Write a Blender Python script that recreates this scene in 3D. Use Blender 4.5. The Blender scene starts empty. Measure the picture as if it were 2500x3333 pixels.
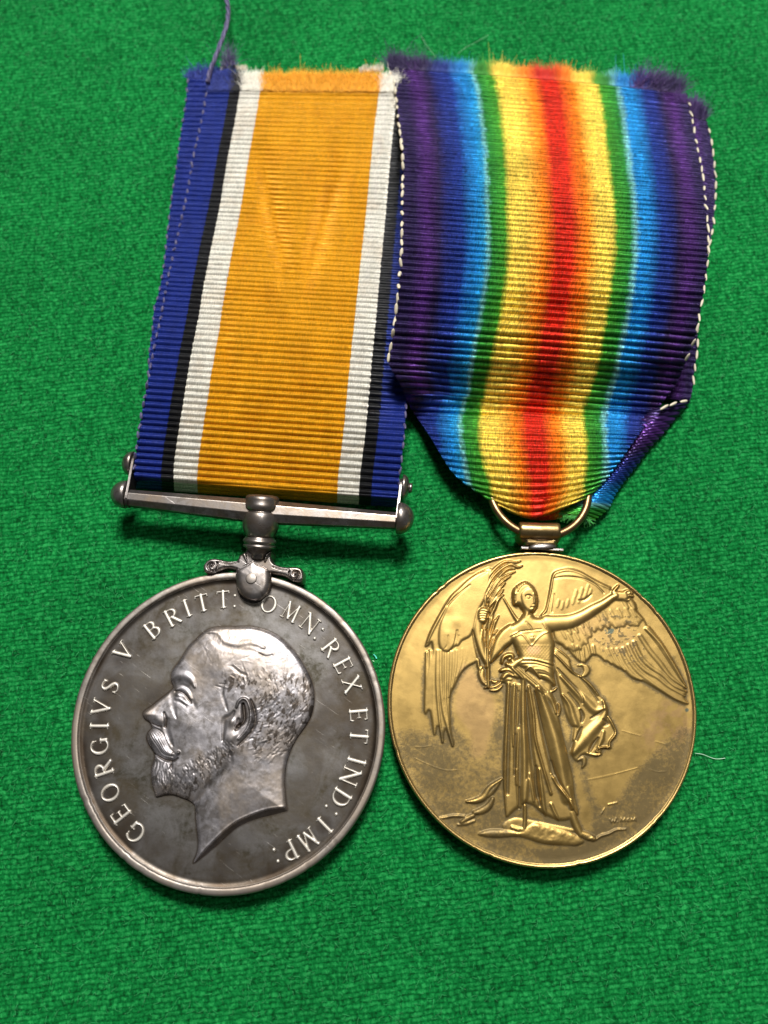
import bpy, math, random
import numpy as np
from mathutils import Vector

random.seed(7)
RNG = np.random.default_rng(11)
SC = bpy.context.scene
COL = SC.collection
MM = 0.001                      # everything below is worked out in millimetres

# ------------------------------------------------------------------ camera
FPX = 1790.0 * 2500 / 1659      # focal length in pixels of the 2500 px wide frame
PITCH = math.radians(15.0)
CAMZ = 101.9
cam_d = bpy.data.cameras.new('camera')
cam = bpy.data.objects.new('camera', cam_d)
COL.objects.link(cam)
cam.location = (0, 0, CAMZ * MM)
cam.rotation_euler = (PITCH, 0, 0)
cam_d.sensor_fit = 'HORIZONTAL'
cam_d.sensor_width = 36.0
cam_d.lens = 36.0 * FPX / 2500
cam_d.clip_start = 0.002
cam_d.clip_end = 10
cam_d.dof.use_dof = True
cam_d.dof.focus_distance = 0.0985
cam_d.dof.aperture_fstop = 27
SC.camera = cam

# ------------------------------------------------------------------ light
world = bpy.data.worlds.new('World')
SC.world = world
world.use_nodes = True
wb = world.node_tree.nodes['Background']
wb.inputs[0].default_value = (0.92, 0.96, 1.0, 1)
wb.inputs[1].default_value = 0.065


def area(name, loc, target, sx, sy, power, col=(1, 1, 1)):
    l = bpy.data.lights.new(name, 'AREA')
    l.shape = 'RECTANGLE'
    l.size = sx
    l.size_y = sy
    l.energy = power
    l.color = col
    o = bpy.data.objects.new(name, l)
    COL.objects.link(o)
    o.location = loc
    o.rotation_euler = (Vector(target) - Vector(loc)).to_track_quat('-Z', 'Y').to_euler()
    return o


area('window_light', (0.03, 0.47, 0.655), (0, 0.03, 0), 0.24, 0.16, 12.5, (1.0, 0.985, 0.95))
area('hotspot_light', (0.195, 0.20, 0.93), (0, 0.02, 0), 0.07, 0.05, 0.95, (1.0, 0.98, 0.93))  # unseen light added overhead for the hot spot on the gold medal

SC.view_settings.view_transform = 'Standard'
SC.view_settings.look = 'None'
SC.view_settings.exposure = 0.0
SC.view_settings.gamma = 1.0

# ------------------------------------------------------------------ helpers
CT, ST = math.cos(PITCH), math.sin(PITCH)


def W(sx, sy, z=0.0):
    """point of the 2500 x 3333 frame -> millimetres on the level z"""
    sx = np.asarray(sx, float)
    sy = np.asarray(sy, float)
    a = (sx - 1250.0) / FPX
    b = -(sy - 1666.5) / FPX
    dx, dy, dz = a, b * CT + ST, b * ST - CT
    t = (z - CAMZ) / dz
    return np.stack([dx * t, dy * t, np.zeros_like(t) + z], -1)


def PROJ(x, y, z):
    """inverse of W"""
    dz = z - CAMZ
    yc = y * CT + dz * ST
    zc = -y * ST + dz * CT
    return 1250.0 + FPX * x / (-zc), 1666.5 - FPX * yc / (-zc)


def fr(x0, y0, k):
    return lambda pts: [(x0 + x / k, y0 + y / k) for x, y in pts]


def vnoise(x, y, s, seed=0):
    x = np.asarray(x, float) / s
    y = np.asarray(y, float) / s
    xi, yi = np.floor(x).astype(np.int64), np.floor(y).astype(np.int64)
    fx, fy = x - xi, y - yi
    fx = fx * fx * (3 - 2 * fx)
    fy = fy * fy * (3 - 2 * fy)

    def h(a, b):
        n = (a * 374761393 + b * 668265263 + seed * 2147483647 + 1013) & 0xffffffff
        n = ((n ^ (n >> 13)) * 1274126177) & 0xffffffff
        n = n ^ (n >> 16)
        return (n & 0xffff) / 65535.0
    return ((h(xi, yi) * (1 - fx) + h(xi + 1, yi) * fx) * (1 - fy) +
            (h(xi, yi + 1) * (1 - fx) + h(xi + 1, yi + 1) * fx) * fy)


def fbm(x, y, s, seed=0, o=4):
    r, a, t = 0, 1.0, 0
    for i in range(o):
        r = r + a * vnoise(x, y, s / 2 ** i, seed + i)
        t += a
        a *= 0.55
    return r / t


def sstep(a, b, x):
    t = np.clip((x - a) / (b - a), 0, 1)
    return t * t * (3 - 2 * t)


def cr(pts, n=5, closed=False):
    """Catmull-Rom through the points (any number of columns)"""
    p = np.asarray(pts, float)
    m = len(p)
    out = []
    for i in range(m if closed else m - 1):
        if closed:
            a, b, c, d = p[(i - 1) % m], p[i], p[(i + 1) % m], p[(i + 2) % m]
        else:
            a, b, c, d = p[max(i - 1, 0)], p[i], p[i + 1], p[min(i + 2, m - 1)]
        for j in range(n):
            t = j / n
            out.append(0.5 * ((2 * b) + (-a + c) * t + (2 * a - 5 * b + 4 * c - d) * t * t +
                              (-a + 3 * b - 3 * c + d) * t ** 3))
    if not closed:
        out.append(p[-1])
    return np.array(out)


def blur(a, r):
    if r < 1:
        return a
    k = np.exp(-0.5 * (np.arange(-2 * r, 2 * r + 1) / r) ** 2)
    k /= k.sum()
    for ax in (0, 1):
        p = [(0, 0), (0, 0)]
        p[ax] = (2 * r, 2 * r)
        q = np.pad(a, p, mode='edge')
        o = np.zeros_like(a)
        for i, w in enumerate(k):
            o += w * (q[i:i + a.shape[0]] if ax == 0 else q[:, i:i + a.shape[1]])
        a = o
    return a


# ------------------------------------------------------------------ relief sculpting board
class Relief:
    def __init__(s, x0, y0, x1, y1, step):
        s.x0, s.y0, s.step = x0, y0, step
        s.xs = np.arange(x0, x1 + step, step)
        s.ys = np.arange(y0, y1 + step, step)
        s.X, s.Y = np.meshgrid(s.xs, s.ys)
        s.H = np.zeros_like(s.X)
        s.ID = np.zeros(s.X.shape, np.int8)

    def box(s, xa, ya, xb, yb):
        i0 = max(0, int((xa - s.x0) / s.step))
        i1 = min(len(s.xs), int((xb - s.x0) / s.step) + 2)
        j0 = max(0, int((ya - s.y0) / s.step))
        j1 = min(len(s.ys), int((yb - s.y0) / s.step) + 2)
        return (slice(j0, j1), slice(i0, i1))

    def sdf(s, pts, pad=6):
        p = np.asarray(pts, float)
        b = s.box(p[:, 0].min() - pad, p[:, 1].min() - pad, p[:, 0].max() + pad, p[:, 1].max() + pad)
        X, Y = s.X[b], s.Y[b]
        d2 = np.full(X.shape, 1e12)
        ins = np.zeros(X.shape, bool)
        q = np.roll(p, -1, 0)
        for (ax, ay), (bx, by) in zip(p, q):
            ex, ey = bx - ax, by - ay
            l = ex * ex + ey * ey
            if l < 1e-9:
                continue
            t = np.clip(((X - ax) * ex + (Y - ay) * ey) / l, 0, 1)
            d2 = np.minimum(d2, (X - ax - t * ex) ** 2 + (Y - ay - t * ey) ** 2)
            c = ((ay > Y) != (by > Y)) & (X < ex * (Y - ay) / (ey if abs(ey) > 1e-9 else 1e-9) + ax)
            ins ^= c
        d = np.sqrt(d2)
        return b, np.where(ins, d, -d)

    def poly(s, pts, h, ew, pid=None, n=4, mode='max', base=0.0, power=2.0, rise=0.0, noise=None):
        p = cr(pts, n, True) if n else np.asarray(pts, float)
        b, d = s.sdf(p)
        t = np.clip(d / ew, 0, 1)
        prof = (1 - (1 - t) ** power) ** (1 / power)
        hh = base * (d > 0) + (h - base) * prof
        if noise is not None:
            hh = hh + noise(s.X[b], s.Y[b]) * prof
        m = d > 0
        if mode == 'max':
            u = m & (hh >= s.H[b])
            s.H[b] = np.where(u, hh, s.H[b])
            if pid is not None:
                s.ID[b] = np.where(u, pid, s.ID[b])
        elif mode == 'over':        # a layer laid on what is below
            s.H[b] = np.where(m, s.H[b] * rise + hh, s.H[b])
            if pid is not None:
                s.ID[b] = np.where(m, pid, s.ID[b])
        else:
            s.H[b] = s.H[b] + np.where(m, hh, 0)
        return b, d

    def stroke(s, pts, w, h, pid=None, mode='max', n=5, soft=1.0, onlyid=None):
        """rounded ridge (h > 0) or groove (h < 0); w is half width, one value or one per point"""
        p = np.asarray(pts, float)
        ww = np.full(len(p), float(w)) if np.isscalar(w) else np.interp(np.linspace(0, 1, len(p)), np.linspace(0, 1, len(w)), w)
        q = np.column_stack([p, ww])
        q = cr(q, n) if len(q) > 2 else q
        q[:, 2] = np.maximum(q[:, 2], 0.4)
        pad = q[:, 2].max() * 1.3 + 3
        b = s.box(q[:, 0].min() - pad, q[:, 1].min() - pad, q[:, 0].max() + pad, q[:, 1].max() + pad)
        X, Y = s.X[b], s.Y[b]
        best = np.full(X.shape, 9.0)
        for (ax, ay, aw), (bx, by, bw) in zip(q[:-1], q[1:]):
            ex, ey = bx - ax, by - ay
            l = ex * ex + ey * ey + 1e-9
            t = np.clip(((X - ax) * ex + (Y - ay) * ey) / l, 0, 1)
            d = np.sqrt((X - ax - t * ex) ** 2 + (Y - ay - t * ey) ** 2) / (aw + t * (bw - aw))
            best = np.minimum(best, d)
        prof = np.where(best < 1, np.sqrt(np.clip(1 - best ** 2, 0, 1)) if mode == 'max' else (1 - best ** 2) ** 2 * (best < 1), 0)
        m = best < 1
        if onlyid is not None:
            m &= np.isin(s.ID[b], onlyid)
        if mode == 'max':
            hh = h * prof
            u = m & (hh >= s.H[b])
            s.H[b] = np.where(u, hh, s.H[b])
        elif mode == 'over':        # ridge on top of what is there
            u = m
            s.H[b] = np.where(m, s.H[b] + h * prof, s.H[b])
        else:
            u = m & False
            s.H[b] = np.where(m, s.H[b] + h * prof, s.H[b])
        if pid is not None:
            s.ID[b] = np.where(u, pid, s.ID[b])

    def blob(s, x, y, rx, ry, h, ang=0.0, mask=None, pid=None):
        r = max(rx, ry) * 2.6
        b = s.box(x - r, y - r, x + r, y + r)
        X, Y = s.X[b] - x, s.Y[b] - y
        c, sn = math.cos(ang), math.sin(ang)
        u, v = (X * c + Y * sn) / rx, (-X * sn + Y * c) / ry
        g = h * np.exp(-(u * u + v * v))
        if mask is not None:
            g = g * mask[b]
        s.H[b] += g
        if pid is not None:
            s.ID[b] = np.where((u * u + v * v) < 1, pid, s.ID[b])

    def sample(s, A, x, y):
        fx = np.clip((x - s.x0) / s.step, 0, len(s.xs) - 1.001)
        fy = np.clip((y - s.y0) / s.step, 0, len(s.ys) - 1.001)
        i, j = fx.astype(int), fy.astype(int)
        fx, fy = fx - i, fy - j
        return ((A[j, i] * (1 - fx) + A[j, i + 1] * fx) * (1 - fy) +
                (A[j + 1, i] * (1 - fx) + A[j + 1, i + 1] * fx) * fy)


# ------------------------------------------------------------------ mesh helpers
def mesh_np(name, V, F, smooth=True, uv=None, attrs=None):
    V = np.asarray(V, float)
    F = np.asarray(F, np.int64)
    used = np.unique(F)
    if len(used) != len(V):
        remap = np.full(len(V), -1)
        remap[used] = np.arange(len(used))
        F = remap[F]
        V = V[used]
        if uv is not None:
            uv = uv[used]
        if attrs:
            attrs = {k: a[used] for k, a in attrs.items()}
    me = bpy.data.meshes.new(name)
    k = F.shape[1]
    me.vertices.add(len(V))
    me.vertices.foreach_set('co', (V * MM).astype(np.float32).ravel())
    me.loops.add(F.size)
    me.loops.foreach_set('vertex_index', F.astype(np.int32).ravel())
    me.polygons.add(len(F))
    me.polygons.foreach_set('loop_start', np.arange(0, F.size, k, dtype=np.int32))
    me.update(calc_edges=True)
    if uv is not None:
        l = me.uv_layers.new(name='UVMap')
        l.data.foreach_set('uv', uv[F.ravel()].astype(np.float32).ravel())
    for kk, a in (attrs or {}).items():
        at = me.attributes.new(kk, 'FLOAT', 'POINT')
        at.data.foreach_set('value', a.astype(np.float32))
    if smooth:
        me.shade_smooth()
    else:
        me.shade_flat()
    return me


class MB:
    """collects polygons in millimetres, world axes"""
    def __init__(s):
        s.v, s.f = [], []

    def add(s, vs, fs):
        o = len(s.v)
        s.v += [tuple(v) for v in vs]
        s.f += [tuple(i + o for i in f) for f in fs]

    def lathe(s, a, b, prof, seg=40, cap=True, squash=1.0, up=(0, 0, 1)):
        a, b = Vector(a), Vector(b)
        ax = b - a
        L = ax.length
        ax = ax / L
        u = Vector(up) - ax * ax.dot(Vector(up))
        u.normalize()
        w = ax.cross(u)
        vs, fs = [], []
        for t, r in prof:
            c = a + ax * (t * L)
            for i in range(seg):
                an = 2 * math.pi * i / seg
                vs.append(c + w * (r * math.cos(an)) + u * (r * squash * math.sin(an)))
        for j in range(len(prof) - 1):
            for i in range(seg):
                k = (i + 1) % seg
                fs.append((j * seg + i, j * seg + k, (j + 1) * seg + k, (j + 1) * seg + i))
        if cap:
            fs.append(tuple(range(seg))[::-1])
            fs.append(tuple((len(prof) - 1) * seg + i for i in range(seg)))
        s.add(vs, fs)

    def tube(s, pts, r, seg=10, closed=False):
        p = [Vector(q) for q in pts]
        n = len(p)
        vs, fs = [], []
        for i, q in enumerate(p):
            t = (p[(i + 1) % n] - p[i - 1]) if (closed or 0 < i < n - 1) else (p[min(i + 1, n - 1)] - p[max(i - 1, 0)])
            t.normalize()
            u = Vector((0, 0, 1)) - t * t.z
            if u.length < 1e-3:
                u = Vector((1, 0, 0))
            u.normalize()
            w = t.cross(u)
            rr = r[i] if hasattr(r, '__len__') else r
            for k in range(seg):
                a = 2 * math.pi * k / seg
                vs.append(q + u * (rr * math.sin(a)) + w * (rr * math.cos(a)))
        for i in range(n if closed else n - 1):
            j = (i + 1) % n
            for k in range(seg):
                l = (k + 1) % seg
                fs.append((i * seg + k, i * seg + l, j * seg + l, j * seg + k))
        if not closed:
            fs.append(tuple(range(seg))[::-1])
            fs.append(tuple((n - 1) * seg + k for k in range(seg)))
        s.add(vs, fs)

    def mesh(s, name, smooth=True, origin=(0, 0, 0)):
        me = bpy.data.meshes.new(name)
        me.from_pydata([((x - origin[0]) * MM, (y - origin[1]) * MM, (z - origin[2]) * MM) for x, y, z in s.v], [], s.f)
        me.update()
        if smooth:
            me.shade_smooth()
        return me


def thing(name, label, cat, loc, group=None):
    o = bpy.data.objects.new(name, None)
    o.empty_display_size = 0.01
    COL.objects.link(o)
    o.location = [c * MM for c in loc]
    o['label'] = label
    o['category'] = cat
    if group:
        o['group'] = group
    return o


def put(name, me, mat, parent=None, label=None):
    """links a mesh whose coordinates are relative to its parent's origin"""
    me.name = name
    o = bpy.data.objects.new(name, me)
    COL.objects.link(o)
    if mat is not None:
        me.materials.clear()
        me.materials.append(mat)
    if parent is not None:
        o.parent = parent
    if label:
        o['label'] = label
    return o


def sharp(me, deg=35):
    me.set_sharp_from_angle(angle=math.radians(deg))


# ------------------------------------------------------------------ materials
class NT:
    def __init__(s, name):
        s.m = bpy.data.materials.new(name)
        s.m.use_nodes = True
        s.t = s.m.node_tree
        s.t.nodes.clear()
        s.out = s.n('ShaderNodeOutputMaterial')
        s.b = s.n('ShaderNodeBsdfPrincipled')
        s.l(s.b.outputs[0], s.out.inputs[0])

    def n(s, ty, **kw):
        x = s.t.nodes.new(ty)
        for k, v in kw.items():
            setattr(x, k, v)
        return x

    def l(s, a, b):
        s.t.links.new(a, b)

    def coord(s, scale=(1000, 1000, 1000), kind='Object'):
        c = s.n('ShaderNodeTexCoord')
        m = s.n('ShaderNodeMapping')
        m.inputs['Scale'].default_value = scale
        s.l(c.outputs[kind], m.inputs[0])
        return m.outputs[0]

    def noise(s, vec, scale, detail=4, rough=0.55, dist=0.0):
        x = s.n('ShaderNodeTexNoise')
        x.inputs['Scale'].default_value = scale
        x.inputs['Detail'].default_value = detail
        x.inputs['Roughness'].default_value = rough
        x.inputs['Distortion'].default_value = dist
        s.l(vec, x.inputs['Vector'])
        return x.outputs[0]

    def ramp(s, fac, stops, interp='LINEAR'):
        x = s.n('ShaderNodeValToRGB')
        x.color_ramp.interpolation = interp
        e = x.color_ramp.elements
        while len(e) < len(stops):
            e.new(0.5)
        for i, (p, c) in enumerate(stops):
            e[i].position = p
            e[i].color = (c[0], c[1], c[2], 1) if hasattr(c, '__len__') else (c, c, c, 1)
        s.l(fac, x.inputs[0])
        return x.outputs[0]

    def mix(s, fac, a, b, mode='MIX'):
        x = s.n('ShaderNodeMix', data_type='RGBA', blend_type=mode)
        s.plug(x.inputs[0], fac)
        s.plug(x.inputs[6], a)
        s.plug(x.inputs[7], b)
        return x.outputs[2]

    def plug(s, inp, v):
        if hasattr(v, 'is_linked') or hasattr(v, 'links'):
            s.l(v, inp)
        elif hasattr(v, '__len__'):
            inp.default_value = (v[0], v[1], v[2], 1)
        else:
            inp.default_value = v

    def math(s, op, a, b=0.0, c=0.0, clamp=False):
        x = s.n('ShaderNodeMath', operation=op)
        x.use_clamp = clamp
        s.plug(x.inputs[0], a)
        s.plug(x.inputs[1], b)
        s.plug(x.inputs[2], c)
        return x.outputs[0]

    def attr(s, name):
        x = s.n('ShaderNodeAttribute', attribute_name=name)
        return x.outputs['Fac']

    def bump(s, h, dist, strength=1.0):
        x = s.n('ShaderNodeBump')
        x.inputs['Strength'].default_value = strength
        x.inputs['Distance'].default_value = dist * MM
        s.l(h, x.inputs['Height'])
        s.l(x.outputs[0], s.b.inputs['Normal'])
        return x

    def set(s, **kw):
        for k, v in kw.items():
            s.plug(s.b.inputs[k.replace('_', ' ')], v)


def silver_mat(name, dark, light, rough=(0.30, 0.48), blot=0.35, warm=(0.20, 0.14, 0.085), fine=3.0, thr=(0.4, 0.62), crud=False):
    t = NT(name)
    v = t.coord()
    n1 = t.noise(v, blot, 7, 0.62, 0.6)
    n2 = t.noise(v, fine, 5, 0.65)
    n3 = t.noise(v, 0.16, 4, 0.5, 1.0)
    f = t.math('ADD', t.math('MULTIPLY', n1, 0.72), t.math('MULTIPLY', n2, 0.28))
    c = t.ramp(f, [(thr[0], dark), (thr[1], light)])
    c = t.mix(t.ramp(n3, [(0.45, 0.0), (0.62, 0.55)]), c, warm)
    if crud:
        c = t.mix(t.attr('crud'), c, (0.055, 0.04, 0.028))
    # fine hairline scratches
    sc = t.coord((1000 * 0.35, 1000 * 9, 1000))
    rot = t.n('ShaderNodeVectorRotate', rotation_type='Z_AXIS')
    rot.inputs['Angle'].default_value = 0.6
    t.l(v, rot.inputs['Vector'])
    m = t.n('ShaderNodeMapping')
    m.inputs['Scale'].default_value = (0.25, 7, 1)
    t.l(rot.outputs[0], m.inputs[0])
    s1 = t.noise(m.outputs[0], 1.0, 3, 0.6, 0.3)
    sl = t.ramp(s1, [(0.69, 0.0), (0.73, 1.0)])
    c = t.mix(t.math('MULTIPLY', sl, 0.35), c, (0.62, 0.58, 0.54))
    t.set(Base_Color=c, Metallic=0.93)
    t.l(t.ramp(f, [(0.35, rough[1]), (0.65, rough[0])]), t.b.inputs['Roughness'])
    h = t.math('ADD', t.math('MULTIPLY', n2, 0.6), t.math('MULTIPLY', sl, -0.25))
    t.bump(h, 0.022, 0.5)
    return t.m


M_FIELD = silver_mat('silver_field', (0.066, 0.059, 0.043), (0.32, 0.30, 0.29), (0.33, 0.47), 0.30, (0.11, 0.085, 0.055), 2.0, (0.38, 0.62), crud=True)
M_RIM = silver_mat('silver_rim', (0.22, 0.19, 0.165), (0.37, 0.33, 0.295), (0.46, 0.58), 0.6, (0.34, 0.27, 0.21))
M_HEAD = silver_mat('silver_portrait', (0.17, 0.155, 0.15), (0.42, 0.395, 0.41), (0.42, 0.54), 0.6, (0.38, 0.31, 0.25), 1.8, (0.42, 0.58), crud=True)
M_LET = silver_mat('silver_letters', (0.50, 0.46, 0.40), (0.68, 0.64, 0.58), (0.48, 0.60), 0.8, (0.40, 0.33, 0.25))
M_FIT = silver_mat('silver_fitting', (0.15, 0.13, 0.115), (0.38, 0.345, 0.33), (0.26, 0.40), 0.7, (0.26, 0.19, 0.13), 2.2)
M_FITDARK = silver_mat('silver_bar_dark', (0.09, 0.08, 0.075), (0.22, 0.20, 0.19), (0.28, 0.42), 0.5, (0.14, 0.10, 0.07))


def gold_mat():
    t = NT('gilt_bronze')
    v = t.coord()
    n1 = t.noise(v, 0.5, 6, 0.6, 0.5)
    n2 = t.noise(v, 5.0, 4, 0.7)
    n3 = t.noise(v, 14.0, 3, 0.7)
    c = t.ramp(n1, [(0.36, (0.315, 0.207, 0.064)), (0.62, (0.42, 0.276, 0.086))])
    c = t.mix(t.math('MULTIPLY', t.attr('copper'), 0.42), c, (0.42, 0.235, 0.15))
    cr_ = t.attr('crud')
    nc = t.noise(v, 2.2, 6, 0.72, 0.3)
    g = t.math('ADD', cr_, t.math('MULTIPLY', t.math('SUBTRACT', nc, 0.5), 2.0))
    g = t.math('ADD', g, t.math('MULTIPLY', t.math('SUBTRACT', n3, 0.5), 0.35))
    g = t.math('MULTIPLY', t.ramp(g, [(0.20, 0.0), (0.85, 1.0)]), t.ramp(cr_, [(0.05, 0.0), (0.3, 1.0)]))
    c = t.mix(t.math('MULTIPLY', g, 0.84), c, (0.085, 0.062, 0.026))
    c = t.mix(t.attr('verdigris'), c, (0.03, 0.085, 0.085))
    t.set(Base_Color=c)
    t.l(t.ramp(g, [(0.0, 0.86), (1.0, 0.6)]), t.b.inputs['Metallic'])
    t.l(t.ramp(t.math('ADD', t.math('MULTIPLY', g, 0.3), t.math('MULTIPLY', n1, 0.35)), [(0.05, 0.37), (0.45, 0.50)]), t.b.inputs['Roughness'])
    h = t.math('ADD', t.math('MULTIPLY', n2, 0.5), t.math('MULTIPLY', t.math('MULTIPLY', n3, g), 1.0))
    t.bump(h, 0.022, 0.5)
    return t.m


M_GOLD = gold_mat()


def bronze_mat(name, a, b, w=(0.25, 0.15, 0.07)):
    t = NT(name)
    v = t.coord()
    n1 = t.noise(v, 0.8, 6, 0.65, 0.4)
    n2 = t.noise(v, 6, 4, 0.7)
    c = t.ramp(n1, [(0.38, a), (0.62, b)])
    c = t.mix(t.ramp(n2, [(0.55, 0.0), (0.75, 0.6)]), c, w)
    t.set(Base_Color=c, Metallic=0.95)
    t.l(t.ramp(n1, [(0.3, 0.42), (0.7, 0.28)]), t.b.inputs['Roughness'])
    t.bump(n2, 0.02, 0.5)
    return t.m


M_BRONZE = bronze_mat('bronze_loop', (0.22, 0.145, 0.06), (0.40, 0.28, 0.12))
M_RING = bronze_mat('bronze_ring', (0.15, 0.09, 0.045), (0.30, 0.19, 0.085))
M_GRIM = bronze_mat('gilt_rim', (0.42, 0.28, 0.10), (0.56, 0.38, 0.14), (0.40, 0.22, 0.12))


def ribbon_mat(name, stops, jag, interp='CONSTANT', metal=0.25, stain=None, threads=230, fuzz=False, con=1.0):
    """stripes run along the length: u across, v counts the ribs"""
    t = NT(name)
    uv = t.n('ShaderNodeUVMap', uv_map='UVMap')
    sep = t.n('ShaderNodeSeparateXYZ')
    t.l(uv.outputs[0], sep.inputs[0])
    u, v = sep.outputs[0], sep.outputs[1]
    rib = t.math('FLOOR', v)
    comb = t.n('ShaderNodeCombineXYZ')
    t.l(t.math('MULTIPLY', rib, 3.7), comb.inputs[1])
    t.l(t.math('MULTIPLY', u, 40.0), comb.inputs[0])
    jn = t.noise(comb.outputs[0], 1.0, 1)
    uj = t.math('ADD', u, t.math('MULTIPLY', t.math('SUBTRACT', jn, 0.5), jag))
    c = t.ramp(uj, stops, interp)
    # single threads wrapped over every rib, their sparkle put into the colour
    c2 = t.n('ShaderNodeCombineXYZ')
    t.l(t.math('ADD', t.math('MULTIPLY', u, threads), t.math('MULTIPLY', v, 0.6)), c2.inputs[0])
    t.l(t.math('MULTIPLY', v, 1.3), c2.inputs[1])
    tn = t.noise(c2.outputs[0], 1.0, 2, 0.7)
    c = t.mix(1.0, c, t.ramp(tn, [(0.28, 1 - 0.65 * con), (0.72, 1 + 0.70 * con)]), 'MULTIPLY')
    c3 = t.n('ShaderNodeCombineXYZ')
    t.l(t.math('MULTIPLY', u, 26.0), c3.inputs[0])
    t.l(t.math('MULTIPLY', v, 0.12), c3.inputs[1])
    sn = t.noise(c3.outputs[0], 1.0, 3, 0.6)  # lengthwise streaks: watered sheen put into the colour
    c = t.mix(1.0, c, t.ramp(sn, [(0.35, 1 - 0.22 * con), (0.65, 1 + 0.15 * con)]), 'MULTIPLY')
    if stain:
        ob = t.coord()
        c = t.mix(1.0, c, t.ramp(t.noise(ob, 0.28, 4, 0.55, 0.4), [(0.50, (1, 1, 1)), (0.66, stain)]), 'MULTIPLY')
    if fuzz:
        c = t.ramp(uj, stops, interp)
        wn = t.n('ShaderNodeTexWhiteNoise', noise_dimensions='1D')
        t.l(v, wn.inputs['W'])
        c = t.mix(1.0, c, t.ramp(wn.outputs[0], [(0.0, 0.85), (1.0, 1.75)]), 'MULTIPLY')
        t.set(Base_Color=c, Metallic=0.0, Roughness=0.7)
        return t.m
    t.set(Base_Color=c, Metallic=metal, Roughness=0.34)
    t.b.inputs['Specular IOR Level'].default_value = 0.35
    t.b.inputs['Sheen Weight'].default_value = 0.0
    wv = t.n('ShaderNodeMath', operation='SINE')
    t.l(t.math('MULTIPLY', t.math('ADD', t.math('MULTIPLY', u, threads), t.math('MULTIPLY', v, 0.6)), 6.283), wv.inputs[0])
    t.bump(t.math('ADD', t.math('MULTIPLY', tn, 0.8), t.math('MULTIPLY', wv.outputs[0], 0.35)), 0.09, 0.8)
    return t.m


BLUE, BLK, WHT, AMB = (0.009, 0.022, 0.175), (0.008, 0.008, 0.009), (0.64, 0.61, 0.53), (0.62, 0.275, 0.005)
S1 = [(0.0, BLUE), (0.100, BLK), (0.148, WHT), (0.236, AMB), (0.768, WHT), (0.851, BLK), (0.896, BLUE)]
M_RIB1 = ribbon_mat('war_ribbon', S1, 0.006, metal=0.36, con=0.45, stain=(0.95, 0.90, 0.86))
M_FUZZ1 = ribbon_mat('war_ribbon_fuzz', S1, 0.0, fuzz=True)
NAV, PUR, NV2, LBL, PAL, GRN, YEL, ORG, RED = ((0.022, 0.013, 0.058), (0.064, 0.018, 0.135), (0.012, 0.034, 0.21), (0.012, 0.21, 0.52),
                                               (0.16, 0.42, 0.42), (0.02, 0.20, 0.03), (0.80, 0.56, 0.075), (0.76, 0.20, 0.008), (0.54, 0.020, 0.007))
S2 = [(0.0, NAV), (0.035, NAV), (0.080, PUR), (0.12, NAV), (0.15, (0.014, 0.022, 0.15)), (0.195, NV2), (0.250, LBL), (0.270, (0.02, 0.26, 0.48)),
                                       (0.283, PAL), (0.295, GRN), (0.340, (0.05, 0.26, 0.02)), (0.362, YEL), (0.40, YEL), (0.465, ORG), (0.502, RED),
                                       (0.550, RED), (0.600, ORG), (0.64, YEL), (0.675, YEL), (0.695, (0.05, 0.26, 0.02)), (0.74, GRN), (0.757, PAL),
                                       (0.772, LBL), (0.80, LBL), (0.845, NV2), (0.88, (0.014, 0.022, 0.15)), (0.905, NAV), (0.94, PUR), (0.98, NAV), (1.0, NAV)]
M_RIB2 = ribbon_mat('rainbow_ribbon', S2, 0.022, interp='LINEAR', metal=0.64)
M_FUZZ2 = ribbon_mat('rainbow_ribbon_fuzz', S2, 0.0, interp='LINEAR', fuzz=True)


def plain(name, col, rough=0.6, metal=0.0, var=0.25, scale=2.0, sheen=0.2):
    t = NT(name)
    v = t.coord()
    n = t.noise(v, scale, 4, 0.6)
    c = t.mix(1.0, col, t.ramp(n, [(0.3, 1 - var), (0.7, 1 + var)]), 'MULTIPLY')
    t.set(Base_Color=c, Roughness=rough, Metallic=metal)
    t.b.inputs['Sheen Weight'].default_value = sheen
    return t.m


M_STITCH = plain('cream_thread', (0.52, 0.46, 0.34), 0.55)
M_VIOLET = plain('violet_thread', (0.045, 0.036, 0.115), 0.5, 0.1, 0.5, 3)
M_THREAD = plain('dark_violet_thread', (0.045, 0.035, 0.11), 0.5, 0.1, 0.5, 3)
M_LINT = plain('pale_lint', (0.40, 0.60, 0.45), 0.5)
M_TEAL = plain('teal_speck', (0.05, 0.55, 0.42), 0.5)


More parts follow.
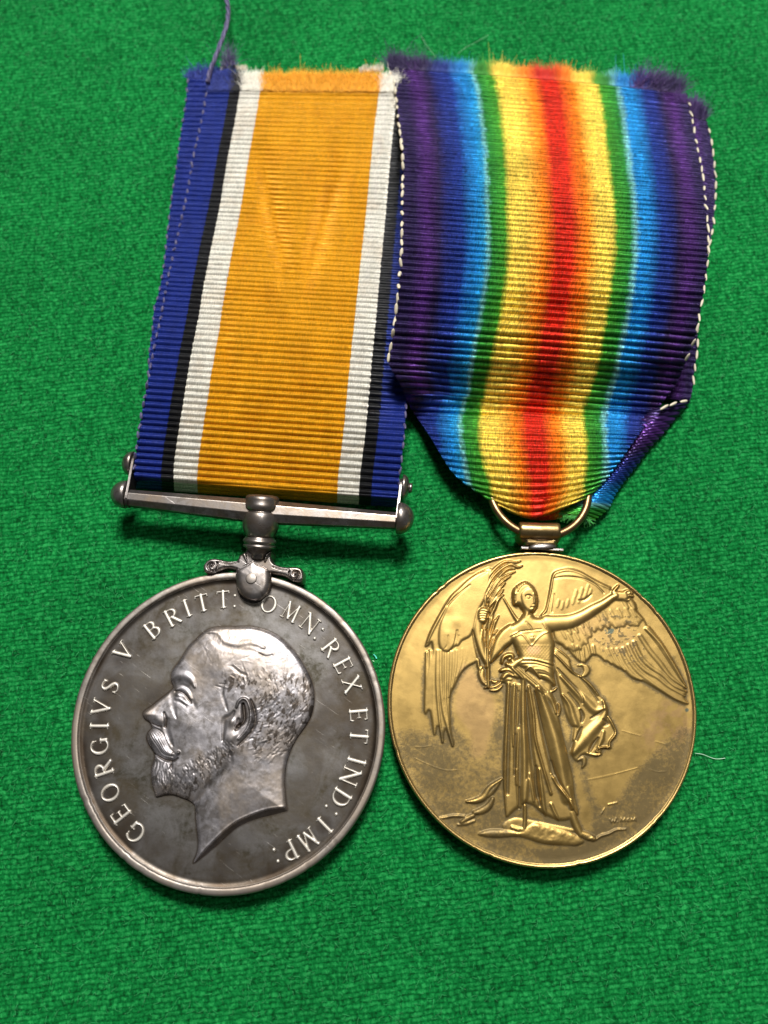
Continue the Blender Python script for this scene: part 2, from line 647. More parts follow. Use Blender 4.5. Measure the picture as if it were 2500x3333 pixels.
def cloth_mat():
    t = NT('green_baize')
    v = t.coord()
    rot = t.n('ShaderNodeVectorRotate', rotation_type='Z_AXIS')
    rot.inputs['Angle'].default_value = math.radians(-7)
    t.l(v, rot.inputs['Vector'])
    m = t.n('ShaderNodeMapping')
    m.inputs['Scale'].default_value = (1.0, 1.4, 1)
    t.l(rot.outputs[0], m.inputs[0])
    sp = t.n('ShaderNodeSeparateXYZ')
    t.l(rot.outputs[0], sp.inputs[0])
    wob = t.noise(v, 0.35, 2, 0.5)
    yr = t.math('ADD', t.math('MULTIPLY', sp.outputs[1], 1 / 0.54), t.math('MULTIPLY', wob, 1.6))
    row = t.math('FLOOR', yr)
    fr_ = t.math('SUBTRACT', yr, row)
    hill = t.math('MULTIPLY', t.math('MULTIPLY', fr_, t.math('SUBTRACT', 1.0, fr_)), 4.0)
    cc = t.n('ShaderNodeCombineXYZ')
    t.l(t.math('MULTIPLY', sp.outputs[0], 1 / 0.44), cc.inputs[0])
    t.l(t.math('MULTIPLY', row, 5.3), cc.inputs[1])
    lump = t.noise(cc.outputs[0], 1.0, 1, 0.5)
    soft = t.noise(m.outputs[0], 1.3, 3, 0.6, 0.4)
    n1 = t.math('ADD', t.math('MULTIPLY', t.math('MULTIPLY', lump, t.math('ADD', 0.55, t.math('MULTIPLY', hill, 0.6))), 0.50), t.math('MULTIPLY', soft, 0.50))
    n2 = t.noise(v, 5.0, 4, 0.7, 0.5)
    n3 = t.noise(v, 0.07, 3, 0.5)
    f = t.math('ADD', t.math('MULTIPLY', n1, 0.62), t.math('MULTIPLY', n2, 0.38))
    c = t.ramp(f, [(0.38, (0.0006, 0.038, 0.007)), (0.50, (0.0022, 0.120, 0.023)), (0.62, (0.017, 0.235, 0.055))])
    c = t.mix(1.0, c, t.ramp(n3, [(0.35, 0.88), (0.65, 1.10)]), 'MULTIPLY')
    t.set(Base_Color=c, Roughness=0.95)
    t.b.inputs['Specular IOR Level'].default_value = 0.05
    t.b.inputs['Sheen Weight'].default_value = 0.04
    t.b.inputs['Sheen Roughness'].default_value = 0.5
    t.b.inputs['Sheen Tint'].default_value = (0.35, 0.9, 0.5, 1)
    t.bump(f, 0.28, 0.7)
    return t.m


M_CLOTH = cloth_mat()
M_FUZZ = plain('green_fibres', (0.010, 0.22, 0.055), 0.8, 0, 0.5, 0.8)

# ------------------------------------------------------------------ the cloth
def cloth_z(x, y):
    """height of the cloth, millimetres"""
    a = math.radians(-7)
    xr, yr = x * math.cos(a) - y * math.sin(a), x * math.sin(a) + y * math.cos(a)
    return ((fbm(xr, yr * 1.5, 1.1, 3, 2) - 0.5) * 0.26 + (fbm(x, y, 34, 9, 2) - 0.5) * 0.45 + 0.04)


xs = np.concatenate([np.arange(-400, -78, 20.0), np.arange(-78, 78, 0.30), np.arange(80, 401, 20.0)])
ys = np.concatenate([np.arange(-300, -44, 20.0), np.arange(-44, 124, 0.30), np.arange(125, 501, 20.0)])
X, Y = np.meshgrid(xs, ys)
Z = cloth_z(X, Y)
nx, ny = len(xs), len(ys)
idx = np.arange(nx * ny).reshape(ny, nx)
Fq = np.stack([idx[:-1, :-1], idx[:-1, 1:], idx[1:, 1:], idx[1:, :-1]], -1).reshape(-1, 4)
cloth = put('green_cloth', mesh_np('green_cloth', np.stack([X, Y, Z], -1).reshape(-1, 3), Fq), M_CLOTH)
cloth['kind'] = 'structure'

# loose nap standing off the weave
nf = 22000
fx = RNG.uniform(-62, 62, nf)
fy = RNG.uniform(-36, 112, nf)
fa = RNG.normal(math.radians(75), 0.9, nf)
fl = RNG.uniform(0.3, 0.9, nf)
cv = RNG.normal(0, 0.9, nf)
Vv, Ff = [], []
NS = 4
P = np.zeros((nf, NS + 1, 3))
P[:, 0, 0], P[:, 0, 1] = fx, fy
for k in range(NS):
    an = fa + cv * k / NS
    P[:, k + 1, 0] = P[:, k, 0] + np.cos(an) * fl / NS
    P[:, k + 1, 1] = P[:, k, 1] + np.sin(an) * fl / NS
lift = RNG.uniform(0.1, 0.5, nf)
for k in range(NS + 1):
    P[:, k, 2] = cloth_z(P[:, k, 0], P[:, k, 1]) + 0.02 + lift * math.sin(math.pi * (k / NS) * 0.8)
wd = RNG.uniform(0.010, 0.026, nf)
side = np.stack([-np.sin(fa), np.cos(fa), np.zeros(nf)], -1) * wd[:, None]
Vf = np.stack([P - side[:, None], P + side[:, None]], 2).reshape(-1, 3)
base = (np.arange(nf) * (NS + 1) * 2)[:, None]
q = []
for k in range(NS):
    q.append(np.stack([base[:, 0] + 2 * k, base[:, 0] + 2 * k + 1, base[:, 0] + 2 * k + 3, base[:, 0] + 2 * k + 2], -1))
nap = put('nap', mesh_np('nap', Vf, np.concatenate(q)), M_FUZZ, cloth)
nap['kind'] = 'stuff'


# ------------------------------------------------------------------ letters
def arc(cx, cy, rx, ry, a0, a1, n, w0, w1=None):
    """half widths swell towards the sides of the bowl (w0 thin, w1 thick)"""
    w1 = w1 or w0
    out = []
    for i in range(n + 1):
        a = math.radians(a0 + (a1 - a0) * i / n)
        out.append((cx + rx * math.cos(a), cy + ry * math.sin(a), w0 + (w1 - w0) * abs(math.cos(a)) ** 1.5))
    return out


TK, TN, SF = 0.085, 0.050, 0.042     # half widths: thick, thin, serif


def ser(x, y, h=0.15):
    return [(x - h, y, SF), (x + h, y, SF)]


GLY = {
    'I': (0.20, [[(0, 0, TK), (0, 1, TK)], ser(0, 0), ser(0, 1)]),
    'T': (0.36, [[(0, 0, TK), (0, 1, TK)], ser(0, 0), [(-0.36, 0.97, TN), (0.36, 0.97, TN)], [(-0.36, 0.97, SF), (-0.37, 0.84, SF)], [(0.36, 0.97, SF), (0.37, 0.84, SF)]]),
    'E': (0.30, [[(-0.22, 0, TK), (-0.22, 1, TK)], ser(-0.24, 0, 0.12), ser(-0.24, 1, 0.12), [(-0.22, 0.98, TN), (0.26, 0.98, TN)], [(0.26, 0.98, SF), (0.27, 0.84, SF)],
                 [(-0.22, 0.52, TN), (0.16, 0.52, TN)], [(0.16, 0.60, SF), (0.16, 0.44, SF)], [(-0.22, 0.02, TN), (0.28, 0.02, TN)], [(0.28, 0.02, SF), (0.31, 0.17, SF)]]),
    'V': (0.42, [[(-0.36, 1, TK), (0, 0, TK)], [(0.36, 1, TN), (0, 0, TN)], ser(-0.36, 1, 0.13), ser(0.36, 1, 0.12)]),
    'X': (0.40, [[(-0.32, 1, TK), (0.33, 0, TK)], [(0.31, 1, TN), (-0.33, 0, TN)], ser(-0.32, 1, 0.12), ser(0.32, 1, 0.12), ser(-0.33, 0, 0.12), ser(0.33, 0, 0.12)]),
    'N': (0.44, [[(-0.34, 0, TN), (-0.34, 1, TN)], [(-0.36, 1, TK), (0.34, 0, TK)], [(0.34, 0, TN), (0.34, 1, TN)], ser(-0.34, 0, 0.12), ser(-0.40, 1, 0.10), ser(0.34, 1, 0.12)]),
    'M': (0.54, [[(-0.42, 0, TN), (-0.36, 1, TN)], [(-0.36, 1, TK), (0, 0.08, TK)], [(0, 0.08, TN), (0.36, 1, TN)], [(0.36, 1, TK), (0.42, 0, TK)],
                 ser(-0.43, 0, 0.11), ser(0.43, 0, 0.12), ser(-0.38, 1, 0.08), ser(0.38, 1, 0.08)]),
    'R': (0.36, [[(-0.24, 0, TK), (-0.24, 1, TK)], ser(-0.24, 0, 0.13), ser(-0.28, 1, 0.09), [(-0.24, 0.98, TN)] + arc(-0.02, 0.74, 0.28, 0.24, 90, -90, 10, TN, TK) + [(-0.24, 0.50, TN)],
                 [(-0.02, 0.50, TK), (0.32, 0.02, TK), (0.40, -0.01, SF)]]),
    'P': (0.34, [[(-0.20, 0, TK), (-0.20, 1, TK)], ser(-0.20, 0, 0.14), ser(-0.24, 1, 0.09), [(-0.20, 0.98, TN)] + arc(0.02, 0.72, 0.28, 0.26, 90, -90, 10, TN, TK) + [(-0.20, 0.46, TN)]]),
    'B': (0.36, [[(-0.22, 0, TK), (-0.22, 1, TK)], ser(-0.27, 0, 0.08), ser(-0.27, 1, 0.08), [(-0.22, 0.98, TN)] + arc(0.0, 0.76, 0.24, 0.22, 90, -90, 10, TN, TK) + [(-0.22, 0.54, TN)],
                 [(-0.22, 0.54, TN)] + arc(0.0, 0.28, 0.31, 0.26, 90, -90, 10, TN, TK) + [(-0.22, 0.02, TN)]]),
    'D': (0.42, [[(-0.28, 0, TK), (-0.28, 1, TK)], ser(-0.33, 0, 0.08), ser(-0.33, 1, 0.08), [(-0.28, 0.98, TN)] + arc(-0.06, 0.5, 0.42, 0.48, 90, -90, 14, TN, TK) + [(-0.28, 0.02, TN)]]),
    'O': (0.46, [arc(0, 0.5, 0.40, 0.49, 0, 360, 28, TN, TK * 1.05)]),
    'G': (0.44, [arc(0.02, 0.5, 0.41, 0.49, 48, 318, 22, TN, TK * 1.05), [(0.33, 0.40, TK), (0.33, 0.10, TK)], ser(0.31, 0.42, 0.13), [(0.30, 0.87, SF), (0.32, 0.70, SF)]]),
    'S': (0.30, [[(0.24, 0.80, TN), (0.16, 0.95, TN), (-0.02, 0.98, TN), (-0.19, 0.90, TN * 1.3), (-0.23, 0.74, TK), (-0.10, 0.58, TK), (0.10, 0.45, TK), (0.23, 0.30, TK),
                  (0.19, 0.10, TN * 1.3), (0.0, 0.01, TN), (-0.17, 0.04, TN), (-0.26, 0.22, TN)], [(0.24, 0.80, SF), (0.26, 0.96, SF)], [(-0.26, 0.22, SF), (-0.27, 0.05, SF)]]),
}


def glyph_mesh(ch, size, z0, hgt, step=0.028, bold=1.0):
    """a raised serif letter as a small height field, local frame, millimetres; sunk 0.05 into the field"""
    hw, strokes = GLY[ch]
    gx = np.arange(-hw - 0.16, hw + 0.18, step)
    gy = np.arange(-0.14, 1.14, step)
    GX, GY = np.meshgrid(gx, gy)
    best = np.full(GX.shape, 9.0)
    for st in strokes:
        st = np.array(st, float)
        if len(st) > 4 and ch == 'S':
            st = cr(st, 3)
        for a, b in zip(st[:-1], st[1:]):
            ex, ey = b[0] - a[0], b[1] - a[1]
            t = np.clip(((GX - a[0]) * ex + (GY - a[1]) * ey) / (ex * ex + ey * ey + 1e-9), 0, 1)
            d = np.hypot(GX - a[0] - t * ex, GY - a[1] - t * ey) - (a[2] + t * (b[2] - a[2])) * bold
            best = np.minimum(best, d)
    h = np.clip(-best / 0.055, -1.2, 1.0)
    Zh = np.where(h > 0, np.sin(h * math.pi / 2), h) * hgt
    n1, n2 = GX.shape
    idx = np.arange(n1 * n2).reshape(n1, n2)
    F = np.stack([idx[:-1, :-1], idx[:-1, 1:], idx[1:, 1:], idx[1:, :-1]], -1).reshape(-1, 4)
    keep = (best.ravel()[F] < 0.03).any(1)
    return mesh_np('letter', np.stack([GX * size, (GY - 0.5) * size, Zh + z0], -1).reshape(-1, 3), F[keep])


# ------------------------------------------------------------------ silver medal
ZS = 2.5          # level of the silver field
cS = W(743, 2364, ZS + 0.4)
R_S = 18.15
silver = thing('silver_medal', 'round tarnished silver medal with bearded king profile facing left, hung from straight bar', 'medal', (cS[0], cS[1], 0))
OS = np.array([cS[0], cS[1], 0.0])


def disc_grid(N):
    a = np.linspace(-1, 1, N)
    A, B = np.meshgrid(a, a)
    r = np.where(np.abs(A) > np.abs(B), A, B)
    with np.errstate(divide='ignore', invalid='ignore'):
        ph = np.where(np.abs(A) > np.abs(B), (math.pi / 4) * (B / A), math.pi / 2 - (math.pi / 4) * (A / B))
    ph = np.where((A == 0) & (B == 0), 0, ph)
    idx = np.arange(N * N).reshape(N, N)
    F = np.stack([idx[:-1, :-1], idx[:-1, 1:], idx[1:, 1:], idx[1:, :-1]], -1).reshape(-1, 4)
    return r * np.cos(ph), r * np.sin(ph), np.abs(r), F


# king's head, traced in a 2.37x enlargement
K = fr(400, 1950, 2.37)
sil = K([(690, 222), (760, 214), (870, 213), (960, 210), (1040, 219), (1110, 240), (1180, 273), (1250, 325), (1310, 385), (1360, 450), (1402, 520), (1440, 590),
         (1466, 660), (1478, 740), (1475, 820), (1455, 900), (1425, 960), (1385, 1020), (1345, 1075), (1315, 1130), (1290, 1190), (1268, 1260), (1257, 1330),
         (1252, 1400), (1253, 1470), (1260, 1550), (1266, 1605), (1268, 1634), (1215, 1650), (1150, 1668), (1060, 1690), (960, 1722), (880, 1764), (800, 1824), (700, 1918),
         (620, 1984), (543, 2038), (572, 1960), (580, 1880), (572, 1790), (563, 1700), (558, 1620), (548, 1585), (500, 1552), (440, 1530), (390, 1512), (340, 1512),
         (300, 1520), (258, 1528), (246, 1490), (230, 1440), (221, 1380), (222, 1310), (234, 1262), (246, 1225), (240, 1185), (212, 1140), (190, 1095),
         (187, 1060), (200, 1025), (226, 1000), (222, 978), (206, 950), (170, 925), (154, 890), (170, 862), (220, 828), (280, 780), (340, 733), (382, 695),
         (384, 665), (372, 630), (374, 575), (390, 540), (420, 500), (455, 450), (490, 390), (520, 350), (560, 318), (600, 275), (640, 245)])
KH = Relief(450, 2025, 1040, 2825, 1.5)
b, d = KH.sdf(cr(sil, 3, True), 6)
D = np.full(KH.X.shape, -6.0)
D[b] = d
kx = (KH.X - 400) * 2.37
ky = (KH.Y - 1950) * 2.37
kfold = lambda pts: [(400 + x / 2.37, 1950 + y / 2.37) for x, y in pts]
dp = np.clip(D, 0, 1e9)
# the mass of the head: round at the edge, flatter in the middle
body = 0.42 * np.sqrt(np.clip(1 - (1 - np.clip(dp / 14, 0, 1)) ** 2, 0, 1)) + 0.75 * (1 - np.exp(-dp / 62))
# neck lies lower than the head
neck = sstep(1250, 1600, ky + 0.45 * (kx - 600))
body = body * (1 - 0.22 * neck)
H = body
msk = sstep(0, 10, D)


def kb(x, y, rx, ry, h, ang=0.0):
    global H
    u0, v0 = kx - x, ky - y
    a = math.radians(ang)
    u, v = (u0 * math.cos(a) + v0 * math.sin(a)) / rx, (-u0 * math.sin(a) + v0 * math.cos(a)) / ry
    H = H + h * np.exp(-(u * u + v * v)) * msk


def ks(pts, w, h, n=5):
    """soft ridge or groove on the head; enlargement units"""
    global H
    R = KH
    R.H = H
    w = [x / 2.37 for x in w] if hasattr(w, '__len__') else w / 2.37
    R.stroke(kfold(pts), w, h, mode='add', n=n)
    H = R.H


# skull, temple, forehead
kb(1000, 480, 330, 230, 0.20, 10)
kb(720, 430, 200, 120, 0.06, -30)
kb(640, 600, 70, 110, -0.09, 20)
kb(470, 520, 70, 60, 0.08)
kb(760, 560, 90, 60, 0.05)
kb(1180, 700, 200, 220, 0.10)
# brow and eye
ks([(388, 612), (430, 594), (490, 594), (540, 625), (568, 680)], [20, 40, 46, 36, 14], 0.12)
kb(400, 650, 16, 22, -0.10)
ks([(392, 640), (398, 690), (394, 750), (398, 810), (412, 870), (430, 920)], [16, 30, 38, 34, 24, 8], -0.055)
kb(480, 690, 60, 40, -0.10, 35)
ks([(418, 700), (460, 690), (505, 715), (540, 770)], [12, 28, 30, 18], 0.12)
ks([(412, 716), (450, 716), (490, 738), (520, 775), (540, 806)], [8, 14, 15, 13, 8], -0.13)
kb(440, 742, 20, 16, 0.12, 20)
ks([(418, 768), (450, 772), (490, 800), (520, 815)], [10, 14, 14, 8], 0.05)
ks([(420, 790), (460, 800), (500, 830)], 14, -0.04)
kb(500, 850, 60, 45, 0.05, 30)
kb(555, 800, 16, 60, -0.06, -30)
# nose
ks([(370, 690), (320, 760), (250, 830), (190, 880)], [26, 40, 46, 44], 0.10)
kb(210, 895, 50, 44, 0.12)
kb(290, 938, 48, 36, 0.17, 15)
ks([(235, 962), (270, 975), (305, 985)], 9, -0.22)
ks([(330, 880), (345, 930), (338, 985)], [14, 20, 14], -0.17)
ks([(355, 930), (352, 1000), (372, 1070), (400, 1130)], [26, 34, 30, 14], -0.08)
kb(520, 960, 120, 100, 0.14)
kb(700, 900, 120, 180, 0.03)
# moustache
ks([(225, 1030), (262, 1060), (300, 1110), (345, 1170), (400, 1200), (450, 1180)], [34, 66, 70, 54, 34, 12], 0.26)
for i in range(6):
    o = -36 + i * 15
    ks([(232 + o * 0.4, 1010 - o * 0.5), (275 + o, 1050 - o * 0.55), (310 + o * 0.9, 1110 - o * 0.5), (352 + o * 0.7, 1175 - o * 0.5), (415 + o * 0.3, 1205 - o * 0.3)], 6.5, -0.13)
ks([(245, 1190), (290, 1215), (340, 1240), (400, 1248), (440, 1225)], [8, 14, 16, 12, 6], -0.24)
ks([(400, 1190), (440, 1168), (448, 1192)], 12, 0.06)
# beard: tufts on the chin, cropped along the jaw
kb(300, 1380, 70, 120, 0.16, -8)
kb(480, 1330, 140, 100, 0.10)
rs = random.Random(3)
for i in range(52):
    x, y = rs.uniform(240, 420), rs.uniform(1245, 1450)
    L = rs.uniform(40, 80)
    s_ = rs.uniform(-0.25, 0.15)
    ks([(x, y), (x + s_ * L + rs.uniform(-8, 8), y + L * 0.5), (x + s_ * L * 1.6, y + L)], [3, 7, 3], rs.choice([0.075, 0.06, -0.09, -0.07]), 3)
for i in range(210):
    t_ = rs.random()
    x = 420 + t_ * 440 + rs.uniform(-40, 40)
    y = 1490 - t_ * 330 + rs.uniform(-170, 40) * (1 - 0.4 * t_)
    L = rs.uniform(14, 36)
    a = rs.uniform(0.9, 2.1)
    ks([(x, y), (x + L * math.cos(a), y + L * math.sin(a))], rs.uniform(3.5, 7), rs.choice([0.04, -0.048, 0.03, -0.035]), 3)
# jaw edge down to the neck
ks([(840, 1190), (830, 1290), (730, 1400), (620, 1500), (560, 1560)], [24, 40, 44, 38, 16], -0.09)
# cropped hair round the back, front wave of the parting
for i in range(520):
    x, y = rs.uniform(640, 1450), rs.uniform(250, 1230)
    if x < 760 and y > 520:
        continue
    if x < 1010 and y > 700:
        continue
    amp = 0.016 + 0.022 * (y > 560) + 0.004 * (x > 1000)
    L = rs.uniform(22, 60)
    ang = math.atan2(y - 620, x - 820) + math.pi / 2 * (1 if y > 500 else 0.3) + rs.uniform(-0.5, 0.5)
    ks([(x, y), (x + L * math.cos(ang), y + L * math.sin(ang))], rs.uniform(4, 9), rs.choice([amp * 0.7, -amp * 0.7, -amp * 0.9]), 3)
ks([(600, 290), (690, 282), (735, 350), (830, 385), (930, 400), (1010, 410), (1090, 440)], [14, 30, 34, 34, 30, 24, 12], -0.035)
ks([(650, 262), (740, 262), (800, 330), (900, 350), (1000, 340), (1100, 380)], [8, 26, 30, 34, 30, 16], 0.075)
ks([(1060, 430), (1110, 450), (1160, 440)], 14, -0.06)
ks([(860, 530), (920, 575), (960, 590)], 18, -0.05)
ks([(800, 640), (780, 720), (800, 800), (820, 860)], [10, 18, 20, 10], -0.06)
# ear
kb(925, 930, 95, 160, 0.16, 12)
ks([(870, 870), (850, 900), (800, 930), (790, 1010), (785, 1090)], [14, 26, 30, 28, 12], -0.13)
ks([(1000, 780), (1025, 850), (1035, 930), (1010, 1010), (960, 1070), (900, 1130)], [10, 20, 22, 22, 20, 10], -0.17)
ks([(892, 838), (905, 800), (935, 772), (968, 780), (992, 830), (1002, 890), (996, 950), (972, 1005), (938, 1048), (905, 1080)], [8, 13, 15, 16, 17, 17, 16, 15, 13, 11], 0.30)
ks([(940, 815), (946, 870), (948, 925), (925, 965), (890, 985)], [18, 27, 27, 25, 15], -0.46)
ks([(905, 930), (905, 985), (885, 1010)], [16, 22, 14], -0.26)
kb(856, 950, 20, 34, 0.17, 25)
kb(850, 1075, 38, 44, 0.22, 35)
kb(880, 1050, 24, 22, 0.10)
# neck cord
kb(900, 1450, 200, 70, 0.10, -50)
kb(700, 1600, 70, 150, 0.06, 20)
# truncation: a bevel falling from the cut line to the field
cut = K([(1300, 1600), (1170, 1612), (1080, 1632), (980, 1668), (880, 1715), (800, 1775), (720, 1850), (640, 1930), (585, 1988), (543, 2038)])
cutp = cr(cut, 4)
# distance below the cut line
pb, pd = KH.sdf(np.vstack([cutp, [(400 + 1500 / 2.37, 1950 + 2300 / 2.37), (400 + 1500 / 2.37, 1950 + 1600 / 2.37)]]), 40)
PD = np.full(KH.X.shape, -40.0)
PD[pb] = pd
bev = sstep(0.0, 15.0, PD)
wdt = np.clip(PD + dp, 3, 40)
H = np.where(PD > 0, np.clip(H, 0, 1.0) * (1 - 0.80 * np.clip(PD / wdt, 0, 1) ** 0.85) * 0.94, H)
H = H + 0.05 * np.exp(-(PD + 3) ** 2 / 10) * msk
H = H + (fbm(KH.X, KH.Y, 26, 21, 3) - 0.5) * 0.045 * msk
H = blur(H, 1)
H = np.where(D <= 0, np.maximum(-0.12, D * 0.10), H)
crud_shadeK = np.clip(blur(H, 7) - H - 0.022, 0, 0.14) / 0.09  # hollows of the head: tarnish plus occlusion shade put into the colour
crud_shadeK = np.clip(crud_shadeK * (0.5 + fbm(KH.X, KH.Y, 14, 5, 3)), 0, 1) * (D > 1.5)
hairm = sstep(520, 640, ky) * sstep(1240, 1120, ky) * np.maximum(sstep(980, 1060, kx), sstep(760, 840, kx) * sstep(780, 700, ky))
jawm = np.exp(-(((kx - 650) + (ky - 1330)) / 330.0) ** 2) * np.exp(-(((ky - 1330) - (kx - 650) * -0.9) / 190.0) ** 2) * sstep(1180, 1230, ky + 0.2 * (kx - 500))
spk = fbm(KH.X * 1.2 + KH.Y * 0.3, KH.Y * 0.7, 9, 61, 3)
crud_shadeK = np.maximum(crud_shadeK, sstep(0.50, 0.66, spk) * np.clip(0.85 * hairm + 0.8 * jawm + 0.15, 0, 1))
crud_shadeK = np.maximum(crud_shadeK, 0.6 * np.exp(-(((kx - 840) / 70) ** 2 + ((ky - 1230) / 110) ** 2)))
crud_shadeK = np.maximum(crud_shadeK, 0.95 * sstep(0, 4, PD) * (D > 0))  # bevel below the cut line darkened all over
crud_shadeK = np.maximum(crud_shadeK, 0.5 * sstep(4.5, 0, D)) * 0.82
sx, sy = KH.X, KH.Y
Wp = W(sx, sy, ZS)
Vk = Wp - OS
Vk[..., 2] = ZS + H
n1, n2 = sx.shape
idx = np.arange(n1 * n2).reshape(n1, n2)
F = np.stack([idx[:-1, :-1], idx[1:, :-1], idx[1:, 1:], idx[:-1, 1:]], -1).reshape(-1, 4)
keep = (D.ravel()[F] > -1.6).any(1)
portrait = put('portrait', mesh_np('portrait', Vk.reshape(-1, 3), F[keep], attrs={'crud': crud_shadeK.ravel()}), M_HEAD, silver, 'brighter raised head of a bearded man in left profile')

LEG = [('G', 364, 1402), ('E', 290, 1312), ('O', 240, 1207), ('R', 207, 1092), ('G', 188, 980), ('I', 187, 880), ('V', 196, 788), ('S', 240, 685), ('V', 306, 515),
          ('B', 447, 407), ('R', 545, 345), ('I', 616, 302), ('T', 692, 275), ('T', 795, 258), ('O', 1018, 282), ('M', 1127, 320), ('N', 1220, 378), ('R', 1325, 497),
          ('E', 1385, 583), ('X', 1426, 677), ('E', 1459, 826), ('T', 1462, 930), ('I', 1450, 1052), ('N', 1418, 1127), ('D', 1371, 1233), ('I', 1293, 1367), ('M', 1213, 1437), ('P', 1122, 1492)]
# field, slightly dished, with grime ring under the rim
gx, gy, gr, Fd = disc_grid(260)
Ri = 17.32
px, py = gx * Ri, gy * Ri
zz = ZS + 0.0 + 0.16 * sstep(0.965, 1.0, gr) ** 1.5
zz = zz + (fbm(px, py, 2.5, 8, 3) - 0.5) * 0.03 + (fbm(px, py, 9, 18, 2) - 0.5) * 0.10
ssx, ssy = PROJ(px + cS[0], py + cS[1], ZS)
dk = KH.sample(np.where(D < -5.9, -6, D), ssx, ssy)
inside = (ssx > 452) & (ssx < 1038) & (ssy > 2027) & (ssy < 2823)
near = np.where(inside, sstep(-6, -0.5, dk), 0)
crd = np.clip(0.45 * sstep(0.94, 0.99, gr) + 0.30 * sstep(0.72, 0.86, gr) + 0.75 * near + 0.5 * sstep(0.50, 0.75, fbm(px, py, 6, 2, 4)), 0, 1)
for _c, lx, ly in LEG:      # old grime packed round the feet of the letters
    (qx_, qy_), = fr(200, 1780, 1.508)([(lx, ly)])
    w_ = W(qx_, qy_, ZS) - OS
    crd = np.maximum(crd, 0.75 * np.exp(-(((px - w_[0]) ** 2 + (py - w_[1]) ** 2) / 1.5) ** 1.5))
put('field', mesh_np('field', np.stack([px, py, zz], -1).reshape(-1, 3), Fd, attrs={'crud': crd.ravel()}), M_FIELD, silver)


def ring_mesh(prof, seg=420, wob=0.0, seed=1, dings=()):
    """lathed ring about the local z axis: prof = (radius, height) pairs"""
    an = np.linspace(0, 2 * math.pi, seg, endpoint=False)
    rows = []
    for i, (r, z) in enumerate(prof):
        w = (vnoise(np.cos(an) * 40 + 99, np.sin(an) * 40 + 99, 3.0, seed + i) - 0.5) * wob
        for a0, wd_, dep in dings:
            dd = (an - a0 + math.pi) % (2 * math.pi) - math.pi
            w = w - dep * np.exp(-(dd / wd_) ** 2)
        rows.append(np.stack([(r + w) * np.cos(an), (r + w) * np.sin(an), z + w * 0.6], -1))
    V = np.concatenate(rows)
    m = len(prof)
    F = []
    i = np.arange(seg)
    k = (i + 1) % seg
    for j in range(m - 1):
        F.append(np.stack([j * seg + i, j * seg + k, (j + 1) * seg + k, (j + 1) * seg + i], -1))
    return mesh_np('rim', V, np.concatenate(F)[:, ::-1])


R = R_S
dg = [(random.uniform(0, 6.28), random.uniform(0.004, 0.015), random.uniform(0.02, 0.07)) for _ in range(26)]
rp = [(Ri - 0.12, ZS + 0.16), (Ri, ZS + 0.24), (Ri + 0.03, ZS + 0.46), (Ri + 0.08, ZS + 0.50), (Ri + 0.25, ZS + 0.515), (R - 0.3, ZS + 0.51), (R - 0.15, ZS + 0.47),
      (R - 0.05, ZS + 0.36), (R, ZS + 0.18), (R, ZS - 2.0), (R - 0.1, ZS - 2.35), (R - 0.3, ZS - 2.5), (R - 3, ZS - 2.5)]
rim = put('rim', ring_mesh(rp, 480, 0.03, 4, dg), M_RIM, silver)
back = put('reverse_face', ring_mesh([(R - 3, ZS - 2.5), (R - 9, ZS - 2.45), (0.01, ZS - 2.45)], 64), M_FIELD, silver)

# the legend round the field
Z2 = fr(200, 1780, 1.508)
legend = LEG
cache = {}
for ch, x, y in legend:
    (qx, qy), = Z2([(x, y)])
    p = W(qx, qy, ZS) - OS
    if ch not in cache:
        cache[ch] = glyph_mesh(ch, 1.98, 0.0, 0.21, bold=1.28)
    o = put('letter', cache[ch], M_LET, silver)
    ang = math.atan2(p[1], p[0]) - math.pi / 2
    o.location = (p[0] * MM, p[1] * MM, (ZS + 0.01) * MM)
    o.rotation_euler = (0, 0, ang)
    o.data.name = 'letter_' + ch.lower()
    o.scale = (0.88 if ch == 'M' else 1.0, 1, 1)
mb = MB()
mb.lathe((0, 0, -0.06), (0, 0, 0.20), [(0, 0.22), (0.45, 0.215), (0.75, 0.17), (0.95, 0.08), (1.0, 0.01)], 14, up=(1, 0, 0))
stop = mb.mesh('full_stop')
for x, y in [(852, 240), (850, 293), (1283, 405), (1243, 450), (1300, 1273), (1349, 1312), (1043, 1487), (1063, 1543)]:
    (qx, qy), = Z2([(x, y)])
    p = W(qx, qy, ZS) - OS
    o = put('full_stop', stop, M_LET, silver)
    o.location = (p[0] * MM, p[1] * MM, ZS * MM)

# --- claw and scroll arms (heightfield patches in a 1.595x enlargement of the fitting)
Q = fr(340, 1400, 1.595)
QF = 1.595


def patch(name, RR, D, H, z0, mat, parent, origin, label=None, skirt=1.6):
    """solid looking patch: top sheet from the board, steep sides"""
    Hh = np.where(D > 0, H, -skirt)
    Wp = W(RR.X, RR.Y, z0)
    V = Wp - origin
    V[..., 2] = z0 + Hh
    n1, n2 = RR.X.shape
    idx = np.arange(n1 * n2).reshape(n1, n2)
    F = np.stack([idx[:-1, :-1], idx[1:, :-1], idx[1:, 1:], idx[:-1, 1:]], -1).reshape(-1, 4)
    keep = (D.ravel()[F] > 0).any(1)
    return put(name, mesh_np(name, V.reshape(-1, 3), F[keep]), mat, parent, label)


ZC = ZS + 0.6
